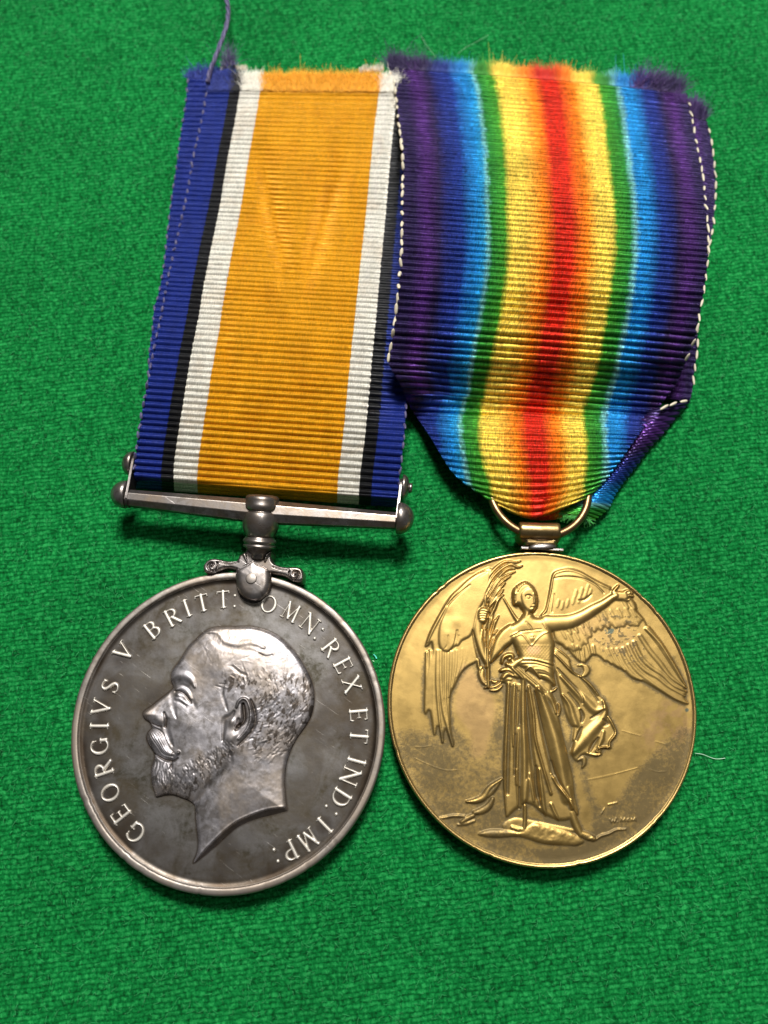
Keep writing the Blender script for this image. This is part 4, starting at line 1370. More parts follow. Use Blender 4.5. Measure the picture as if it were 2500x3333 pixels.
# ---- palm branch
for pts, w, h in [([(900, 640), (990, 420), (1090, 290), (1220, 200), (1350, 208), (1430, 188)], [14, 26, 24, 20, 13, 5], 0.34),
                  ([(940, 620), (1050, 420), (1170, 300), (1290, 240), (1390, 275), (1455, 252)], [14, 24, 22, 17, 13, 5], 0.38),
                  ([(960, 650), (1070, 490), (1170, 370), (1260, 295), (1350, 298)], [12, 22, 20, 15, 6], 0.36), ([(985, 690), (1090, 520), (1190, 410), (1355, 335)], [12, 20, 18, 6], 0.40),
                  ([(1000, 740), (1080, 610), (1170, 480), (1295, 390)], [12, 20, 18, 6], 0.38), ([(1000, 790), (1090, 650), (1160, 550), (1220, 488)], [14, 22, 18, 6], 0.42), ([(990, 830), (1080, 720), (1150, 640), (1198, 572)], [14, 22, 16, 5], 0.40),
                  ([(1000, 960), (1070, 840), (1120, 720), (1198, 648)], [16, 24, 18, 6], 0.44), ([(800, 660), (825, 520), (870, 410), (960, 330)], [14, 26, 26, 14], 0.30), ([(850, 700), (880, 560), (930, 440), (1010, 350)], [12, 20, 20, 10], 0.34),
                  ([(960, 800), (955, 700), (985, 600), (1010, 500)], [10, 20, 20, 8], 0.34), ([(870, 800), (880, 700), (940, 580)], [10, 18, 10], 0.28),
                  ([(970, 1280), (1000, 1100), (1040, 960), (1050, 840)], [14, 24, 22, 10], 0.42), ([(1060, 1110), (1090, 1010), (1135, 930)], [8, 14, 5], 0.36), ([(960, 1110), (1000, 1020), (1030, 960)], [8, 15, 8], 0.40),
                  ([(985, 1390), (1010, 1240), (1060, 1080), (1080, 980)], [12, 22, 18, 6], 0.40), ([(985, 1470), (1030, 1340), (1060, 1240)], [8, 12, 6], 0.34), ([(1070, 1180), (1110, 1120)], [8, 6], 0.30),
                  ([(900, 1400), (895, 1250), (915, 1120)], [10, 18, 12], 0.40), ([(735, 830), (770, 920), (800, 990)], [5, 8, 5], 0.26)]:
    g.stroke(A_(pts), [x / 4.1475 for x in w], h, PALM, mode='max')
for i in range(9):
    x0 = 960 + i * 22
    y0 = 640 - i * 8 + 20 * i
    g.stroke(A_([(x0, y0), (x0 + 70, y0 - 130), (x0 + 150, y0 - 240)]), 1.6, -0.10, mode='add', onlyid=[PALM])
# ---- arms
g.poly(F_([(640, 450), (520, 500), (420, 585), (330, 720), (270, 900), (225, 1170), (420, 1010), (540, 880), (640, 800), (720, 640)]), 0.56, 15, FIGURE, n=3)
g.stroke(A_([(880, 930), (850, 1060), (855, 1200), (900, 1400), (960, 1560)]), [17, 17, 18, 15, 8], 0.40, FIGURE)
g.poly(A_([(840, 890), (870, 830), (930, 810), (1000, 835), (1030, 870), (1000, 900), (985, 960), (975, 1000), (930, 1040), (850, 1010)]), 0.56, 10, FIGURE, n=3)
for yy in (880, 912, 944, 976):
    g.stroke(A_([(862, yy + 8), (910, yy - 6), (975, yy + 10)]), 1.7, -0.16, mode='add')
    g.stroke(A_([(865, yy - 8), (915, yy - 22), (975, yy - 6)]), 2.6, 0.08, mode='add')
g.stroke(A_([(780, 1130), (820, 1300), (870, 1450), (960, 1610)]), [2, 3.4, 3.4, 2], -0.24, mode='add')
g.stroke(A_([(975, 1620), (978, 1400), (990, 1150), (1010, 960)]), [6, 5, 4, 4], 0.50, PALM)
g.stroke(F_([(212, 1580), (212, 1400), (212, 1200), (205, 1050)]), [6, 5.5, 5, 4], 0.46, PALM)
for pts, w in [([(30, 1080), (40, 1180), (60, 1270)], [3, 6, 4]), ([(100, 1220), (60, 1330), (110, 1480), (190, 1560)], [4, 6, 6, 3]), ([(120, 1280), (110, 1400), (160, 1500)], [4, 8, 4]), ([(150, 1600), (200, 1580)], [3, 4]),
               ([(250, 1590), (340, 1575), (440, 1510)], [3, 5, 3]), ([(250, 1640), (370, 1635), (460, 1560)], [3, 5.5, 3]), ([(280, 1470), (330, 1500), (380, 1470)], [4, 6, 3])]:
    g.stroke(F_(pts), w, 0.30, PALM)
# outstretched arm
g.stroke(B_([(330, 950), (480, 945), (640, 925), (800, 860), (950, 770), (1090, 690), (1200, 610), (1260, 580)]), [28, 27, 25, 22, 20, 16, 13.5, 13], 0.66, FIGURE)
g.poly(B_([(1220, 510), (1300, 510), (1400, 520), (1430, 560), (1440, 610), (1400, 650), (1330, 650), (1240, 640), (1190, 580)]), 0.50, 10, FIGURE, n=3)
for pts, w in [([(1360, 540), (1410, 512), (1450, 520)], [5, 4.5, 3]), ([(1380, 565), (1440, 545), (1490, 545)], [5, 4.5, 3]), ([(1390, 600), (1440, 580), (1495, 585)], [5, 4.5, 3]), ([(1370, 635), (1420, 640), (1450, 620)], [5, 4.5, 3]),
               ([(1220, 530), (1260, 480), (1295, 440)], [6, 5, 3.5])]:
    g.stroke(B_(pts), w, 0.44, FIGURE)
# ---- head and neck
g.stroke(F_([(900, 160), (910, 260), (890, 360), (900, 440)]), [15, 12, 14, 20], 0.60, FIGURE)
g.stroke(A_([(1200, 690), (1270, 810), (1340, 930), (1400, 1010)]), [1.5, 3, 5, 7], 0.22, LWING)
g.poly(A_([(1318, 700), (1312, 620), (1345, 550), (1410, 495), (1490, 462), (1560, 500), (1620, 570), (1655, 660), (1662, 740), (1650, 820), (1615, 880), (1560, 905), (1500, 890), (1440, 850), (1400, 800), (1330, 790)]), 0.62, 15, FIGURE, n=3)
g.poly(A_([(1430, 640), (1500, 570), (1590, 560), (1640, 630), (1655, 730), (1635, 830), (1585, 885), (1530, 880), (1470, 820), (1435, 730)]), 0.12, 9, FIGURE, n=3, mode='over', rise=1.0)
for i in range(13):
    a = -2.7 + i * 0.2
    x, y = 1520 + 150 * math.cos(a), 690 + 185 * math.sin(a)
    x2, y2 = 1520 + 205 * math.cos(a + 0.25), 690 + 240 * math.sin(a + 0.25)
    g.stroke(A_([(x, y), ((x + x2) / 2 + 8, (y + y2) / 2), (x2, y2)]), 2.4, -0.24, mode='add', onlyid=[FIGURE])
for x, y in ((1330, 720), (1350, 770), (1325, 680), (1372, 800), (1345, 640)):
    g.blob(*A_([(x, y)])[0], 4, 4, 0.12)
g.stroke(A_([(1490, 672), (1530, 662), (1562, 676)]), 2.6, -0.20, mode='add')
g.stroke(A_([(1612, 672), (1640, 664), (1655, 675)]), 2.2, -0.18, mode='add')
g.blob(*A_([(1528, 692)])[0], 4, 2.6, 0.06)
g.blob(*A_([(1636, 690)])[0], 3, 2.4, 0.05)
g.stroke(A_([(1488, 700), (1530, 708), (1560, 700)]), 1.4, -0.06, mode='add')
g.stroke(A_([(1594, 640), (1600, 700), (1606, 765)]), [1.8, 2.4, 3.2], 0.13, mode='add')
g.stroke(A_([(1580, 785), (1612, 790)]), 1.8, -0.08, mode='add')
g.stroke(A_([(1555, 826), (1590, 822), (1618, 830)]), 2.0, -0.18, mode='add')
g.blob(*A_([(1585, 845)])[0], 5, 3, 0.05)
g.stroke(A_([(1440, 830), (1455, 880), (1470, 930)]), 2, -0.14, mode='add')
g.stroke(A_([(1560, 905), (1610, 895), (1640, 840)]), 4, -0.14, mode='add')
# pits, scratches, initials
for pts in [D_([(480, 1475), (700, 1430), (980, 1355)]), C__([(0, 1095), (80, 1100), (180, 1085)]), C__([(0, 1220), (150, 1290), (330, 1350), (460, 1345)]), A_([(580, 380), (700, 352), (800, 340)]), D_([(1100, 1370), (1180, 1395), (1260, 1390)]),
            D_([(830, 990), (930, 1020), (1010, 1040)]), D_([(1160, 1095), (1270, 1130)])]:
    g.stroke(pts, 1.7, 0.035, mode='add', onlyid=[FIELD])
ini = [[(1296, 478), (1308, 502), (1318, 484), (1328, 502), (1342, 470)], [(1372, 497), (1378, 472), (1390, 492), (1402, 472), (1408, 495)], [(1432, 476), (1422, 482), (1424, 492), (1436, 490)],
       [(1448, 494), (1452, 474), (1464, 490), (1476, 472), (1484, 492)]]
for st in ini:
    g.stroke(E_(st), 1.5, 0.14, THORN, n=1)
g.blob(*E_([(1352, 500)])[0], 1.8, 1.8, 0.12)
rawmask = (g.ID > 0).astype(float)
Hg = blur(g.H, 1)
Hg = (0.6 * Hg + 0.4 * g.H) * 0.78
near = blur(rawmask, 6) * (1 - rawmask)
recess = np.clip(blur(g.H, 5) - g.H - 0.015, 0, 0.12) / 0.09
n_a = fbm(g.X, g.Y, 70, 31, 4)
n_b = fbm(g.X, g.Y, 18, 41, 3)


def inpoly(pts, soft):
    b, d = g.sdf(cr(pts, 3, True), soft * 2)
    o = np.zeros_like(g.X)
    o[b] = sstep(-soft, soft, d)
    return o


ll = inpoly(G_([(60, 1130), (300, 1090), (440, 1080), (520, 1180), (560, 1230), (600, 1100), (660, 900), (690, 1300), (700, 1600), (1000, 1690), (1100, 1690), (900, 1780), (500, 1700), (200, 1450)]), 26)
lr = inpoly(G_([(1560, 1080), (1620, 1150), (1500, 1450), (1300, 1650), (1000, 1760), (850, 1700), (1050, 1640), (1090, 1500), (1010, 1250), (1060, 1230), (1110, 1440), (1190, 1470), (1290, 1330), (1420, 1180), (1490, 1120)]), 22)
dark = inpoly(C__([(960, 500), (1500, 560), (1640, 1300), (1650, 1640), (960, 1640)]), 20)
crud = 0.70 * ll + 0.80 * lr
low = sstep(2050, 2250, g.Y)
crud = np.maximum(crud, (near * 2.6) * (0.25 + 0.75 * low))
crud = np.maximum(crud, recess * (0.35 + 0.65 * low) * 0.95)  # recesses: packed dirt plus occlusion shade put into the colour
crud = np.maximum(crud, dark * np.clip(0.62 - g.H * 1.5, 0, 1) * 1.1)  # dress folds coloured darker the deeper they lie
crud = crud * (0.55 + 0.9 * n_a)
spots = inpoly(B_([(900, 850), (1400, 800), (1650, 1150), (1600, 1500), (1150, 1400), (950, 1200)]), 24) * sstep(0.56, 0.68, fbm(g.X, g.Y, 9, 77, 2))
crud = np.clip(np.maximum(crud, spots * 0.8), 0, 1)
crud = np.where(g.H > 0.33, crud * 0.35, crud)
copper = np.clip(inpoly(C__([(540, 200), (800, 480), (870, 700), (800, 1000), (760, 1180), (620, 1200), (600, 950), (440, 720), (450, 480)]), 14) * 0.55 +
                 inpoly(D_([(1250, 700), (1450, 760), (1520, 1000), (1400, 1150), (1100, 1160), (1020, 1000)]), 30) * 0.6 * sstep(0.35, 0.6, n_b) +
                 inpoly(F_([(920, 860), (1120, 860), (1120, 990), (930, 990)]), 6) * 0.9 + inpoly(B_([(700, 900), (1100, 850), (1500, 1000), (1500, 1350), (1000, 1250), (750, 1100)]), 20) * 0.5 * n_b, 0, 1)
verd = np.clip(inpoly(B_([(1110, 1050), (1160, 1020), (1240, 1025), (1215, 1085), (1140, 1090)]), 3) * sstep(0.35, 0.55, fbm(g.X, g.Y, 6, 90, 2)) + inpoly(D_([(1450, 780), (1475, 768), (1490, 790), (1465, 808)]), 2.5), 0, 1) * 0.8

gx, gy, gr, Fd = disc_grid(560)
Ri = 17.62
px, py = gx * Ri, gy * Ri
ssx, ssy = PROJ(px + cG[0], py + cG[1], ZG + 0.1)
zz = ZG + g.sample(Hg, ssx, ssy) + 0.05 * sstep(0.95, 1.0, gr) ** 1.4 - 0.22 * gr ** 2 + 0.16
zz = zz + (fbm(px, py, 2.0, 8, 3) - 0.5) * 0.028 + (fbm(px, py, 10, 18, 2) - 0.5) * 0.16
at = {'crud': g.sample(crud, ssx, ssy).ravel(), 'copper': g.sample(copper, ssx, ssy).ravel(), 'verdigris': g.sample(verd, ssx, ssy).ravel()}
fi = np.clip(((ssx - g.x0) / g.step + 0.5).astype(int), 0, len(g.xs) - 1)
fj = np.clip(((ssy - g.y0) / g.step + 0.5).astype(int), 0, len(g.ys) - 1)
ids = g.ID[fj, fi].ravel()
ids[gr.ravel() > 0.985] = 0
Vg = np.stack([px, py, zz], -1).reshape(-1, 3)
# shared normals keep the parts seamless
fid = ids[Fd].max(1)
nm = {FIELD: 'field', LWING: 'wing', RWING: 'wing', PALM: 'palm_branch', FIGURE: 'winged_figure', DRAPE: 'drapery', ROCK: 'ground_mound', THORN: 'thorny_stems'}
e1 = Vg[Fd[:, 2]] - Vg[Fd[:, 0]]
e2 = Vg[Fd[:, 3]] - Vg[Fd[:, 1]]
fn = np.cross(e1, e2)
VN = np.zeros_like(Vg)
for k in range(4):
    np.add.at(VN, Fd[:, k], fn)
VN /= np.linalg.norm(VN, axis=1)[:, None]
flip = VN[:, 2].mean() < 0
if flip:
    VN = -VN
    Fd = Fd[:, ::-1]
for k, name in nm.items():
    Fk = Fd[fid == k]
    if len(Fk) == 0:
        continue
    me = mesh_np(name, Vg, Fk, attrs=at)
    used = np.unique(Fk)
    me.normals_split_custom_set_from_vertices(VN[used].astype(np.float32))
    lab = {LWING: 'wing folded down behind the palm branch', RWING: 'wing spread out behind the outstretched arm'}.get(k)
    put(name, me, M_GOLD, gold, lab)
dg = [(random.uniform(0, 6.28), random.uniform(0.004, 0.02), random.uniform(0.02, 0.09)) for _ in range(24)]
R = R_G
zt = ZG + 0.10
put('rim', ring_mesh([(Ri - 0.12, zt - 0.06), (Ri, zt + 0.0), (Ri + 0.06, zt + 0.09), (R - 0.18, zt + 0.10), (R - 0.06, zt + 0.02), (R, zt - 0.16), (R, 0.45), (R - 0.1, 0.05), (R - 0.3, -0.05), (R - 3, -0.05)], 480, 0.03, 14, dg), M_GRIM, gold)
put('reverse_face', ring_mesh([(R - 3, -0.05), (R - 9, 0.0), (0.01, 0.0)], 64), M_GRIM, gold)

# --- barrel loop, foot plate and ring
U = fr(1300, 1250, 1.659)


def Wu(x, y, z):
    (a, b_), = U([(x, y)])
    return W(a, b_, z) - OG


mb = MB()
ca, cb = Wu(645, 790, 3.3), Wu(864, 796, 3.3)
mb.lathe(ca, cb, [(0, 0.9), (0.015, 1.0), (0.08, 1.04), (0.5, 0.99), (0.92, 1.04), (0.985, 1.0), (1, 0.9)], 40)
me = mb.mesh('barrel_loop')
sharp(me, 50)
put('barrel_loop', me, M_BRONZE, gold)
NK = Relief(1680, 1715, 1840, 1800, 1.0)
bb, dd = NK.sdf(cr(U([(646, 800), (862, 805), (864, 850), (845, 868), (840, 884), (690, 880), (672, 862), (648, 845)]), 3, True), 3)
DN = np.full(NK.X.shape, -5.0)
DN[bb] = dd
patch('neck', NK, DN, 0.75 * np.sqrt(np.clip(1 - (1 - np.clip(DN / 13, 0, 1)) ** 2, 0, 1)), 2.5, M_BRONZE, gold, OG)
mb = MB()
q4 = [Wu(657, 876, 3.05), Wu(888, 888, 3.05), Wu(888, 902, 3.05), Wu(657, 890, 3.05)]
lo = [p - np.array([0, 0, 1.2]) for p in q4]
mb.add(q4 + lo, [(0, 3, 2, 1), (4, 5, 6, 7), (0, 1, 5, 4), (1, 2, 6, 5), (2, 3, 7, 6), (3, 0, 4, 7)])
o = put('foot_plate', mb.mesh('foot_plate', False), M_FIT, gold)
bv = o.modifiers.new('bevel', 'BEVEL')
bv.width = 0.08 * MM
bv.segments = 2
mb = MB()
mb.lathe(Wu(770, 884, 2.9), Wu(770, 858, 3.2), [(0, 1.75), (0.3, 1.70), (0.7, 1.3), (1, 0.6)], 28, squash=0.35)
put('solder_collar', mb.mesh('solder_collar'), M_FIT, gold)
rc = W(1757, 1588, 2.7) - OG
ring = []
for i in range(72):
    a = 2 * math.pi * i / 72
    ring.append((rc[0] + 6.15 * math.cos(a), rc[1] + 6.15 * math.sin(a) * 1.04, 2.15 - 1.15 * math.sin(a)))
mb = MB()
mb.tube(ring, 0.50, 14, True)
put('ring', mb.mesh('ring'), M_RING, gold)

# ------------------------------------------------------------------ ribbons
def pl(tab, y):
    """smooth value at y from (y, value) pairs"""
    t = np.array(tab, float)
    f = cr(t, 8)
    return np.interp(y, f[:, 0], f[:, 1])


class Ribbon:
    """cloth sheet traced by its two edges; rows follow the ribs"""
    def __init__(s, yL, yR, xL, xR, zf, pitch, bow=None, inner=None, ue=None, flow=None, rows=8, cols=200, amp=0.13, seed=0, ampf=None):
        # parameter p 0..1 down the sheet
        s.amp, s.pitch = amp, pitch
        p = np.linspace(0, 1, 400)
        s.cols = cols
        c = np.linspace(0, 1, cols + 1)
        yl, yr = np.interp(p, [0, 1], [0, 1]), None
        s.fun = lambda P, S: s._xy(P, S, yL, yR, xL, xR, bow, inner, ue)
        X, Y, U = s.fun(p, np.full_like(p, 0.5))
        Z = zf(X, Y, p, np.full_like(p, 0.5))
        Wp = np.array([W(a, b, z) for a, b, z in zip(X, Y, Z)])
        al = np.concatenate([[0], np.cumsum(np.linalg.norm(np.diff(Wp, axis=0), axis=1))])
        s.len = al[-1]
        nrib = int(s.len / pitch)
        s.nrib = nrib
        nr = nrib * rows + 1
        t = np.linspace(0, nrib, nr)
        # ribs are not perfectly even
        jit = np.cumsum(np.concatenate([[0], 1 + 0.055 * np.random.default_rng(seed).standard_normal(nrib + 2)]))
        jit = jit / jit[nrib] * nrib
        tj = np.interp(t, np.arange(len(jit)), jit)
        pp = np.interp(tj / nrib * s.len, al, p)
        P, S = np.meshgrid(pp, c, indexing='ij')
        T = np.repeat(t[:, None], cols + 1, 1)
        X, Y, U = s.fun(P.ravel(), S.ravel())
        Z = zf(X, Y, P.ravel(), S.ravel())
        V = W(X, Y, 0)
        # unproject each to its own height
        a = (X - 1250.0) / FPX
        b = -(Y - 1666.5) / FPX
        dx, dy, dz = a, b * CT + ST, b * ST - CT
        tt = (Z - CAMZ) / dz
        V = np.stack([dx * tt, dy * tt, Z], -1).reshape(nr, cols + 1, 3)
        # rib relief along the sheet normal
        du = np.gradient(V, axis=1)
        dv = np.gradient(V, axis=0)
        N = np.cross(dv, du)
        N /= np.linalg.norm(N, axis=2)[..., None] + 1e-9
        N *= np.sign(N[..., 2:3])
        fr_ = T - np.floor(T)
        prof = np.abs(np.sin(math.pi * fr_)) ** 0.9
        rib_i = np.floor(T)
        var = 0.85 + 0.3 * vnoise(S.reshape(T.shape) * 30, rib_i * 7.3, 1.0, seed + 3)
        V = V + N * (amp * prof * var * (1 if ampf is None else ampf(P)))[..., None]
        s.V, s.U, s.T = V, U.reshape(T.shape), T
        s.N = N

    @staticmethod
    def _xy(P, S, yL, yR, xL, xR, bow, inner, ue):
        yl, yr = pl(yL, P), pl(yR, P)
        bw = pl(bow, P) if bow is not None else 0
        Y = yl + (yr - yl) * S + bw * 4 * S * (1 - S)
        xl, xr = pl(xL, yl), pl(xR, yr)
        if inner is None:
            return xl + (xr - xl) * S, Y, S
        (ua, xa), (ub, xb) = inner
        u0, u1 = pl(ue[0], yl), pl(ue[1], yr)
        A, B = pl(xa, Y), pl(xb, Y)
        u = u0 + (u1 - u0) * S
        # piecewise through edge, two stripe borders, edge
        X = np.where(u < ua, xl + (A - xl) * (u - u0) / np.maximum(ua - u0, 1e-3),
                     np.where(u < ub, A + (B - A) * (u - ua) / (ub - ua), B + (xr - B) * (u - ub) / np.maximum(u1 - ub, 1e-3)))
        return X, Y, u

    def mesh(s, name, origin, thick=0.0):
        nr, nc = s.V.shape[:2]
        V = (s.V - origin).reshape(-1, 3)
        idx = np.arange(nr * nc).reshape(nr, nc)
        F = np.stack([idx[:-1, :-1], idx[1:, :-1], idx[1:, 1:], idx[:-1, 1:]], -1).reshape(-1, 4)
        uv = np.stack([s.U.ravel(), s.T.ravel()], -1)
        # a coarser underside gives the sheet its thickness
        k = 8
        rr_ = np.unique(np.append(np.arange(0, nr, k), nr - 1))
        cc = np.unique(np.append(np.arange(0, nc, k), nc - 1))
        lowV = (s.V - s.N * 0.30 - origin)[np.ix_(rr_, cc)].reshape(-1, 3)
        li = np.arange(len(rr_) * len(cc)).reshape(len(rr_), len(cc)) + nr * nc
        F2 = np.stack([li[:-1, :-1], li[:-1, 1:], li[1:, 1:], li[1:, :-1]], -1).reshape(-1, 4)
        F = np.concatenate([F, F2])
        # side walls joining top and underside
        walls = []
        for a_idx, b_idx in ((idx[:, 0][rr_], li[:, 0]), (idx[:, -1][rr_], li[:, -1]), (idx[0][cc], li[0]), (idx[-1][cc], li[-1])):
            walls.append(np.stack([a_idx[:-1], a_idx[1:], b_idx[1:], b_idx[:-1]], -1))
        F = np.concatenate([F] + walls)
        V = np.concatenate([V, lowV])
        uv = np.concatenate([uv, uv.reshape(nr, nc, 2)[np.ix_(rr_, cc)].reshape(-1, 2)])
        return mesh_np(name, V, F, uv=uv)


# ---- left ribbon: blue, black, white, amber
xL1 = [(150, 700), (225, 686), (295, 674), (400, 655), (510, 631), (664, 603), (824, 566), (934, 543), (1028, 526), (1125, 505), (1207, 489), (1309, 471), (1370, 460), (1451, 447), (1516, 440), (1570, 440), (1640, 446)]
xR1 = [(150, 1424), (225, 1412), (400, 1390), (700, 1368), (1000, 1346), (1150, 1334), (1317, 1322), (1410, 1316), (1471, 1310), (1545, 1301), (1606, 1296), (1680, 1292)]


def z1(X, Y, P, S):
    z = np.interp(Y, [200, 320, 700, 950, 1100, 1250, 1400, 1500, 1560, 1640], [2.4, 2.0, 3.0, 5.2, 6.3, 6.4, 5.7, 4.9, 4.4, 3.9])
    z = z - 2.6 * sstep(0.82, 0.97, S) * sstep(1480, 1290, Y)
    for ax, ay, bx, by, dep in ((835, 430, 955, 1010, 0.95), (1140, 430, 965, 1010, 0.90), (700, 900, 760, 1380, 0.45)):      # creases added so the amber shows a V-shaped sheen
        ex, ey = bx - ax, by - ay
        t = np.clip(((X - ax) * ex + (Y - ay) * ey) / (ex * ex + ey * ey), 0, 1)
        dd_ = np.hypot(X - ax - t * ex, Y - ay - t * ey)
        z = z - dep * np.exp(-(dd_ / 34) ** 2) * np.sin(np.pi * np.clip(t, 0.03, 0.97))
    return z + 0.25 * np.sin(S * 3.1) + (fbm(X, Y, 260, 5, 2) - 0.5) * 0.6


rb1 = thing('war_medal_ribbon', 'watered orange ribbon with white, black and blue edge stripes holding the silver medal', 'ribbon', (W(880, 900, 0)[0], W(880, 900, 0)[1], 0))
O1 = np.array(W(880, 900, 0))
R1 = Ribbon([(0, 262), (0.25, 560), (0.5, 900), (0.75, 1230), (1, 1556)], [(0, 268), (0.25, 590), (0.5, 945), (0.75, 1285), (1, 1620)], xL1, xR1, z1, 0.82, cols=190, amp=0.25, seed=2, ampf=lambda p: 0.48 + 0.85 * p)
put('front_layer', R1.mesh('front_layer', O1), M_RIB1, rb1)
# lower turn of the ribbon round its rod, in the shadow of the bar
Rt = Ribbon([(0, 1552), (1, 1590)], [(0, 1616), (1, 1652)], xL1, [(1600, 1296), (1660, 1294)], lambda X, Y, P, S: 4.35 - 3.3 * P ** 0.8 + 0.25 * np.sin(S * 3.1), 0.8, cols=120, amp=0.13, seed=5)
put('turned_end', Rt.mesh('turned_end', O1), M_RIB1, rb1)
# back layer peeping out on the left and at the top
xLb = [(150, 622), (225, 614), (270, 612), (353, 603), (444, 588), (552, 574), (624, 563), (715, 551), (823, 539), (881, 532), (963, 516), (1003, 503), (1085, 496), (1146, 487), (1250, 482), (1400, 470), (1520, 455)]
Rb = Ribbon([(0, 255), (1, 1500)], [(0, 270), (1, 1545)], xLb, [(150, 1370), (270, 1362), (1000, 1320), (1545, 1280)],
            lambda X, Y, P, S: np.interp(Y, [200, 700, 1100, 1550], [1.1, 1.0, 1.9, 3.2]), 0.86, cols=110, rows=6, amp=0.20, seed=9)
put('back_layer', Rb.mesh('back_layer', O1), M_RIB1, rb1)


def on_ribbon(Rb_, rib, u_frac):
    nr, nc = Rb_.V.shape[:2]
    i = min(int(rib / Rb_.nrib * (nr - 1)), nr - 1)
    j = min(int(u_frac * (nc - 1)), nc - 1)
    return Rb_.V[i, j], Rb_.N[i, j]


def bead_mesh(l, r):
    m = MB()
    prof = [(0, 0.15 * r), (0.08, 0.55 * r), (0.22, 0.9 * r), (0.5, r), (0.78, 0.9 * r), (0.92, 0.55 * r), (1, 0.15 * r)]
    m.lathe((0, -l / 2, 0), (0, l / 2, 0), prof, 10)
    return m.mesh('stitch')


bead = bead_mesh(1.0, 0.5)


def stitch(p, dirv, l, r, mat, parent, origin, name='stitch'):
    if mat.name not in BEADS:
        m = bead.copy()
        m.materials.append(mat)
        BEADS[mat.name] = m
    o = bpy.data.objects.new(name, BEADS[mat.name])
    COL.objects.link(o)
    o.parent = parent
    o.location = [(p[i] - origin[i]) * MM for i in range(3)]
    o.rotation_euler = Vector(dirv).to_track_quat('Y', 'Z').to_euler()
    o.scale = (r, l, r)
    return o


BEADS = {}


def edge_stitches(points, spacing, length, r, mat, parent, origin, lift=0.12, jit=0.12):
    """thread loops along a 3D edge"""
    P = np.array(points, float)
    seg = np.linalg.norm(np.diff(P, axis=0), axis=1)
    al = np.concatenate([[0], np.cumsum(seg)])
    n = int(al[-1] / spacing)
    for i in range(n):
        a = (i + 0.5 + random.uniform(-jit, jit)) * spacing
        p = np.array([np.interp(a, al, P[:, k]) for k in range(3)])
        q_ = np.array([np.interp(min(a + 0.2, al[-1]), al, P[:, k]) for k in range(3)])
        q0 = np.array([np.interp(max(a - 0.2, 0), al, P[:, k]) for k in range(3)])
        d = q_ - q0
        d[:2] = d[:2] + np.array([-d[1], d[0]]) * random.uniform(-0.15, 0.28)
        p[2] += lift
        stitch(p, d, length * random.uniform(0.85, 1.15), r * random.uniform(0.85, 1.15), mat, parent, origin)


# violet selvedge loops on the left edges and low on the right edge
edge_stitches(R1.V[:, 0][::4], 1.62, 1.05, 0.36, M_VIOLET, rb1, O1, 0.03)
edge_stitches(Rb.V[:, 0][:int(len(Rb.V) * 0.85)][::4], 1.66, 0.95, 0.34, M_VIOLET, rb1, O1, 0.0)
k0 = int(len(R1.V) * 0.78)
edge_stitches(R1.V[k0:, -1][::4], 1.62, 1.05, 0.28, M_VIOLET, rb1, O1, 0.0)


def fray(name, pts, n, length, spread, mat, parent, origin, uvf=None, w=0.035, seed=1, up=(0, 1, 0), lift=(0.0, 0.5), scatter=0.0):
    """many loose thread ends along a cut edge, as one object"""
    r = np.random.default_rng(seed)
    P = np.array(pts, float)
    s_ = r.uniform(0, 1, n)
    k = np.linspace(0, 1, len(P))
    B = np.stack([np.interp(s_, k, P[:, i]) for i in range(3)], -1)
    B[:, :2] += r.normal(0, 0.10, (n, 2))
    B[:, 1] += r.uniform(-scatter, scatter, n)
    B[:, 2] += r.uniform(-0.25, 0.2, n)
    L_ = r.uniform(0.35, 1.05, n) * np.where(r.random(n) > 0.992, 1.9, 1.0) * length * (0.75 + 0.5 * vnoise(s_ * 40, s_ * 0, 1.0, seed))
    an = r.normal(0, spread, n) + (vnoise(s_ * 25, s_ * 0, 1.0, seed + 5) - 0.5) * spread
    d = np.array(up, float)
    dx = np.stack([d[0] * np.cos(an) - d[1] * np.sin(an), d[0] * np.sin(an) + d[1] * np.cos(an), r.uniform(lift[0], lift[1], n)], -1)
    NS = 3
    pts_ = []
    q_ = B.copy()
    dd_ = dx.copy()
    for i in range(NS + 1):
        pts_.append(q_.copy())
        dd_ = dd_ + r.normal(0, 0.20, (n, 3))
        q_ = q_ + dd_ * (L_ / NS)[:, None]
    Pn = np.stack(pts_, 1)
    side = np.stack([-dx[:, 1], dx[:, 0], np.zeros(n)], -1)
    side /= np.linalg.norm(side, axis=1)[:, None]
    wd = np.linspace(w, w * 0.45, NS + 1)[None, :, None]
    top = Pn.copy()
    top[..., 2] += w * 0.4
    V = np.stack([Pn - side[:, None] * wd, top, Pn + side[:, None] * wd], 2).reshape(-1, 3) - origin
    F = []
    base = np.arange(n) * (NS + 1) * 3
    for i in range(NS):
        for a, b_ in ((0, 1), (1, 2)):
            F.append(np.stack([base + 3 * i + a, base + 3 * i + b_, base + 3 * i + 3 + b_, base + 3 * i + 3 + a], -1))
    U = np.interp(s_, k, np.linspace(0, 1, len(P))) if uvf is None else uvf(s_)
    uv = np.repeat(np.stack([U + r.normal(0, 0.004, n), r.uniform(0, 60, n)], -1), (NS + 1) * 3, axis=0)
    o = put(name, mesh_np(name, V, np.concatenate(F), uv=uv), mat, parent)
    o['kind'] = 'stuff'
    return o


def edge3(pts, z):
    return [W(x, y, zz_) for (x, y), zz_ in zip(pts, z if hasattr(z, '__len__') else [z] * len(pts))]


